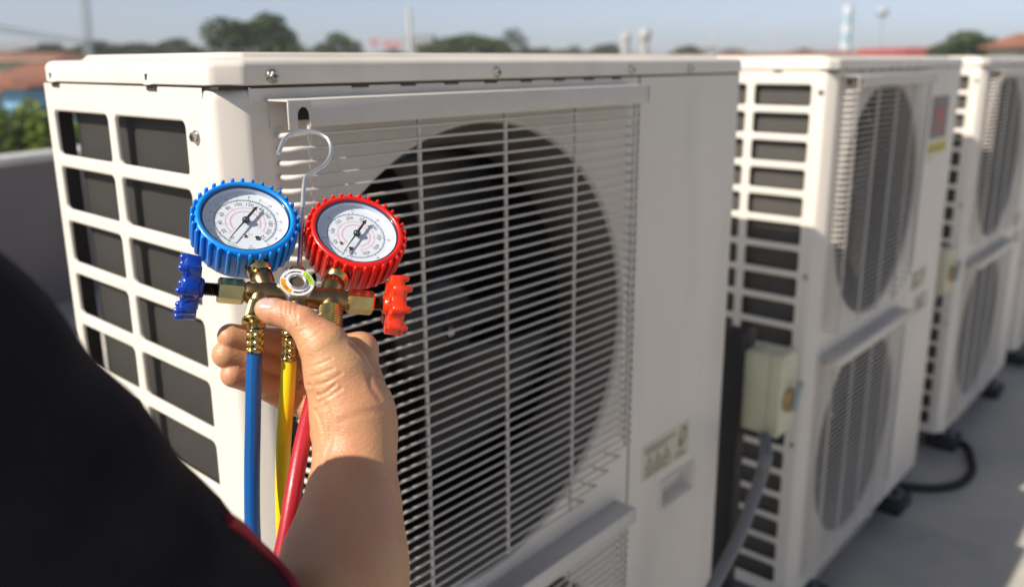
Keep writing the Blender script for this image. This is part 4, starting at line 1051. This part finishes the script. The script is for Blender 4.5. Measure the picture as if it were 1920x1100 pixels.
for i, (px, d, w, e, rg, lb, wl_, fl) in enumerate([
    (1440, 70, 150, 106, 98, 'orange roofed house just above the second unit, left of the banded tower', CREAMW, False),
    (1560, 75, 130, 105, 95, 'orange roofed house at the foot of the blue and white banded tower', WHITEW, False),
    (1660, 68, 110, 104, 96, 'orange roofed house to the left of the red building', CREAMW, False),
    (1290, 80, 120, 107, 101, 'low orange roofed house behind the small low trees', WHITEW, False),
    (1060, 85, 150, 107, 100, 'low orange roofed house left of the white posts', CREAMW, False),
    (1722, 58, 44, 104, 89, 'red flat roofed building beside the broad green tree', REDW, True),
    (1655, 90, 70, 100, 92, 'pale grey low building in the distance behind the orange roofs', GREYW, True),
    (1330, 110, 26, 96, 88, 'small whitish block in the distance behind the lid', WHITEW, True),
    (30, 160, 90, 96, 80, 'distant blue grey block at the far left horizon', GREYW, True),
    (786, 120, 46, 84, 66, 'distant grey open frame building beside the pale mast', GREYW, True)]):
    house(px, d, w, e, rg, lb, wl_, roof=(ROOFM if not fl else {5: REDW}.get(i, GREYW)), flat=fl, win=3)
house(2005, 40, 200, 82, 62, 'cream building with an orange tiled roof at the right edge', CREAMW, win=2, depth=2.5)
GREYS = mat('galvanised_tower_steel', (.42, .46, .50), .6, var=.2, vscale=2); PINK = mat('red_white_sign', (.60, .30, .32), .6, var=.2, vscale=.5); PALE = mat('pale_grey_mast', (.55, .55, .54), .6)
def up_pt(px, y, d): return dep(px, y, d)
# lattice pylon
def pylon(px0, px1, topy, d, w0, w1, label):
    b = ground_pt(px1, d); z1 = up_pt(px0, topy, d)[2]; top = up_pt(px0, topy, d)
    t = thing('lattice_pylon', label, 'tower', (b[0], b[1], GROUND_Z)); B = V(b[0], b[1], GROUND_Z); mb = M(); n = 14
    rt = unit(V(RT[0], RT[1], 0)); fwd = V(-rt[1], rt[0], 0)
    def cpt(i, s): f_ = i/n; c_ = B+(top-B)*f_; w = w0+(w1-w0)*f_; return c_+rt*s[0]*w/2+fwd*s[1]*w/2
    S = [(1, 1), (-1, 1), (-1, -1), (1, -1)]
    for s in S: mb.tube([cpt(0, s), cpt(n, s)], .05, 6)
    for i in range(n):
        for k in range(4):
            mb.tube([cpt(i, S[k]), cpt(i+1, S[(k+1) % 4])], .025, 4); mb.tube([cpt(i+1, S[k]), cpt(i, S[(k+1) % 4])], .025, 4); mb.tube([cpt(i+1, S[k]), cpt(i+1, S[(k+1) % 4])], .025, 4)
    obj('lattice', mb, GREYS, t); return top
tp = pylon(154, 160, -60, 75, .75, .4, 'slim grey lattice pylon rising out of the top of the picture at left')
for k, (y0, y1) in enumerate(((44, 100), (56, 112))):
    a = dep(-140, y0-22, 30); b = dep(260, 84+k*3, 95); mb = M(); pts = []
    for i in range(13): t = i/12; q = a+(b-a)*t; q[2] -= .5*4*t*(1-t)*.6; pts.append(q)
    mb.tube(pts, .035, 6); tag(obj('power_line', mb, GREYS), ['upper dark overhead cable sloping down at the top left', 'lower dark overhead cable sloping down at the top left'][k], 'cable', 'overhead cables')
def pole(px, topy, d, r, label, mtl=PALE, head=None, name='mast', cat='mast', bands=None):
    b = ground_pt(px, d); top = up_pt(px, topy, d)[2]; t = thing(name, label, cat, (b[0], b[1], GROUND_Z)); B = V(b[0], b[1], 0)
    mb = M(); mb.tube([V(b[0], b[1], GROUND_Z), V(b[0], b[1], top)], [r*1.3, r], 10); obj('shaft', mb, mtl, t)
    if bands:
        for i in range(bands[0]):
            z0 = top-(i+1)*bands[1]; mb = M(); mb.lathe(V(b[0], b[1], z0), V(0, 0, 1), [(0, r*1.7), (bands[1]*.96, r*1.7)], 16); obj('band', mb, bands[2][i % 2], t)
    if head:
        mb = M(); mb.lathe(V(b[0], b[1], top-head[1]/2), V(0, 0, 1), [(0, head[0]*.7), (head[1]*.3, head[0]), (head[1]*.7, head[0]), (head[1], head[0]*.6)], 16); obj('head', mb, mtl, t)
pole(770, 16, 110, .28, 'pale grey mast beside the distant grey frame')
pole(1176, 40, 100, .08, 'thin aerial above the left white post')
pole(1172, 72, 60, .30, 'stubby white post behind the lid, left of the pair', POSTW, head=(.34, .6), name='white_post', cat='post')
pole(1208, 66, 60, .26, 'stubby white post behind the lid, right of the pair', POSTW, head=(.44, .8), name='white_post', cat='post')
pole(1333, 46, 120, .10, 'thin faint mast behind the right end of the lid')
pole(1447, 44, 130, .10, 'thin faint mast above the second unit')
pole(1583, 12, 120, .40, 'tall blue and white banded water tower on the horizon', WHITEW, name='banded_tower', cat='tower', bands=(5, 1.25, (mat('tower_white', (.60, .64, .68), .6), mat('tower_blue', (.34, .50, .60), .6))))  # band colours paled to carry distance haze in the paint itself
pole(1646, 24, 110, .14, 'slim pole with a round lamp head at the top, right of the banded tower', GREYS, head=(.75, 1.1), name='lamp_mast', cat='lamp post')
for px, y, w, h, lb in ((703, 80, 16, 16, 'small pink and red sign left of the pair in the distance'), (737, 84, 34, 15, 'wider pink and red sign near the pale mast')):
    b = ground_pt(px, 100); z = up_pt(px, y, 100)[2]; t = thing('sign', lb, 'sign', (b[0], b[1], GROUND_Z)); rt = unit(V(RT[0], RT[1], 0)); fr = (V(b[0], b[1], z), rt, V(-rt[1], rt[0], 0), V(0, 0, 1)); W_ = w*100/FPX; H_ = h*100/FPX
    mb = M(); mb.box((-W_/2, 0, -H_/2), (W_/2, .2, H_/2), fr); obj('board', mb, PINK, t)
    mb = M(); mb.tube([V(b[0], b[1], GROUND_Z), V(b[0], b[1], z)], .1, 8); obj('support', mb, GREYS, t)
# far hills and distant roofs as one faint mass
HILL = mat('distant_tree_belt', (.10, .13, .12), .95, c2=(.16, .18, .18), vscale=.02)
mb = M(); P = []; F = []
for i in range(121):
    x = -900+i*30; q = dep(x+.0, 110, 420); z = 1.2+2.2*math.sin(i*.7)*math.sin(i*.23+1)+2.0*random.random(); P += [(q[0], q[1], GROUND_Z), (q[0]+8, q[1]+8, z), (q[0]+60, q[1]+60, GROUND_Z)]
for i in range(120): F += [(3*i, 3*i+3, 3*i+4, 3*i+1), (3*i+1, 3*i+4, 3*i+5, 3*i+2)]
mb.add(P, F); o = obj('distant_woodland', mb, HILL); o['kind'] = 'stuff'

# ------------------------------------------------------------------ haze over the town
HZ = bpy.data.materials.new('haze_air'); HZ.use_nodes = True; hn_ = HZ.node_tree; hn_.nodes.remove(hn_.nodes['Principled BSDF'])
pv = hn_.nodes.new('ShaderNodeVolumePrincipled'); pv.inputs['Color'].default_value = (.92, .95, 1, 1); pv.inputs['Density'].default_value = .0011; pv.inputs['Anisotropy'].default_value = 0.
hn_.links.new(pv.outputs[0], hn_.nodes['Material Output'].inputs['Volume'])
mb = M(); mb.box((-520, -520, GROUND_Z-1), (920, 920, 14)); o = obj('haze', mb, HZ); o['kind'] = 'stuff'
sc.cycles.volume_bounces = 0
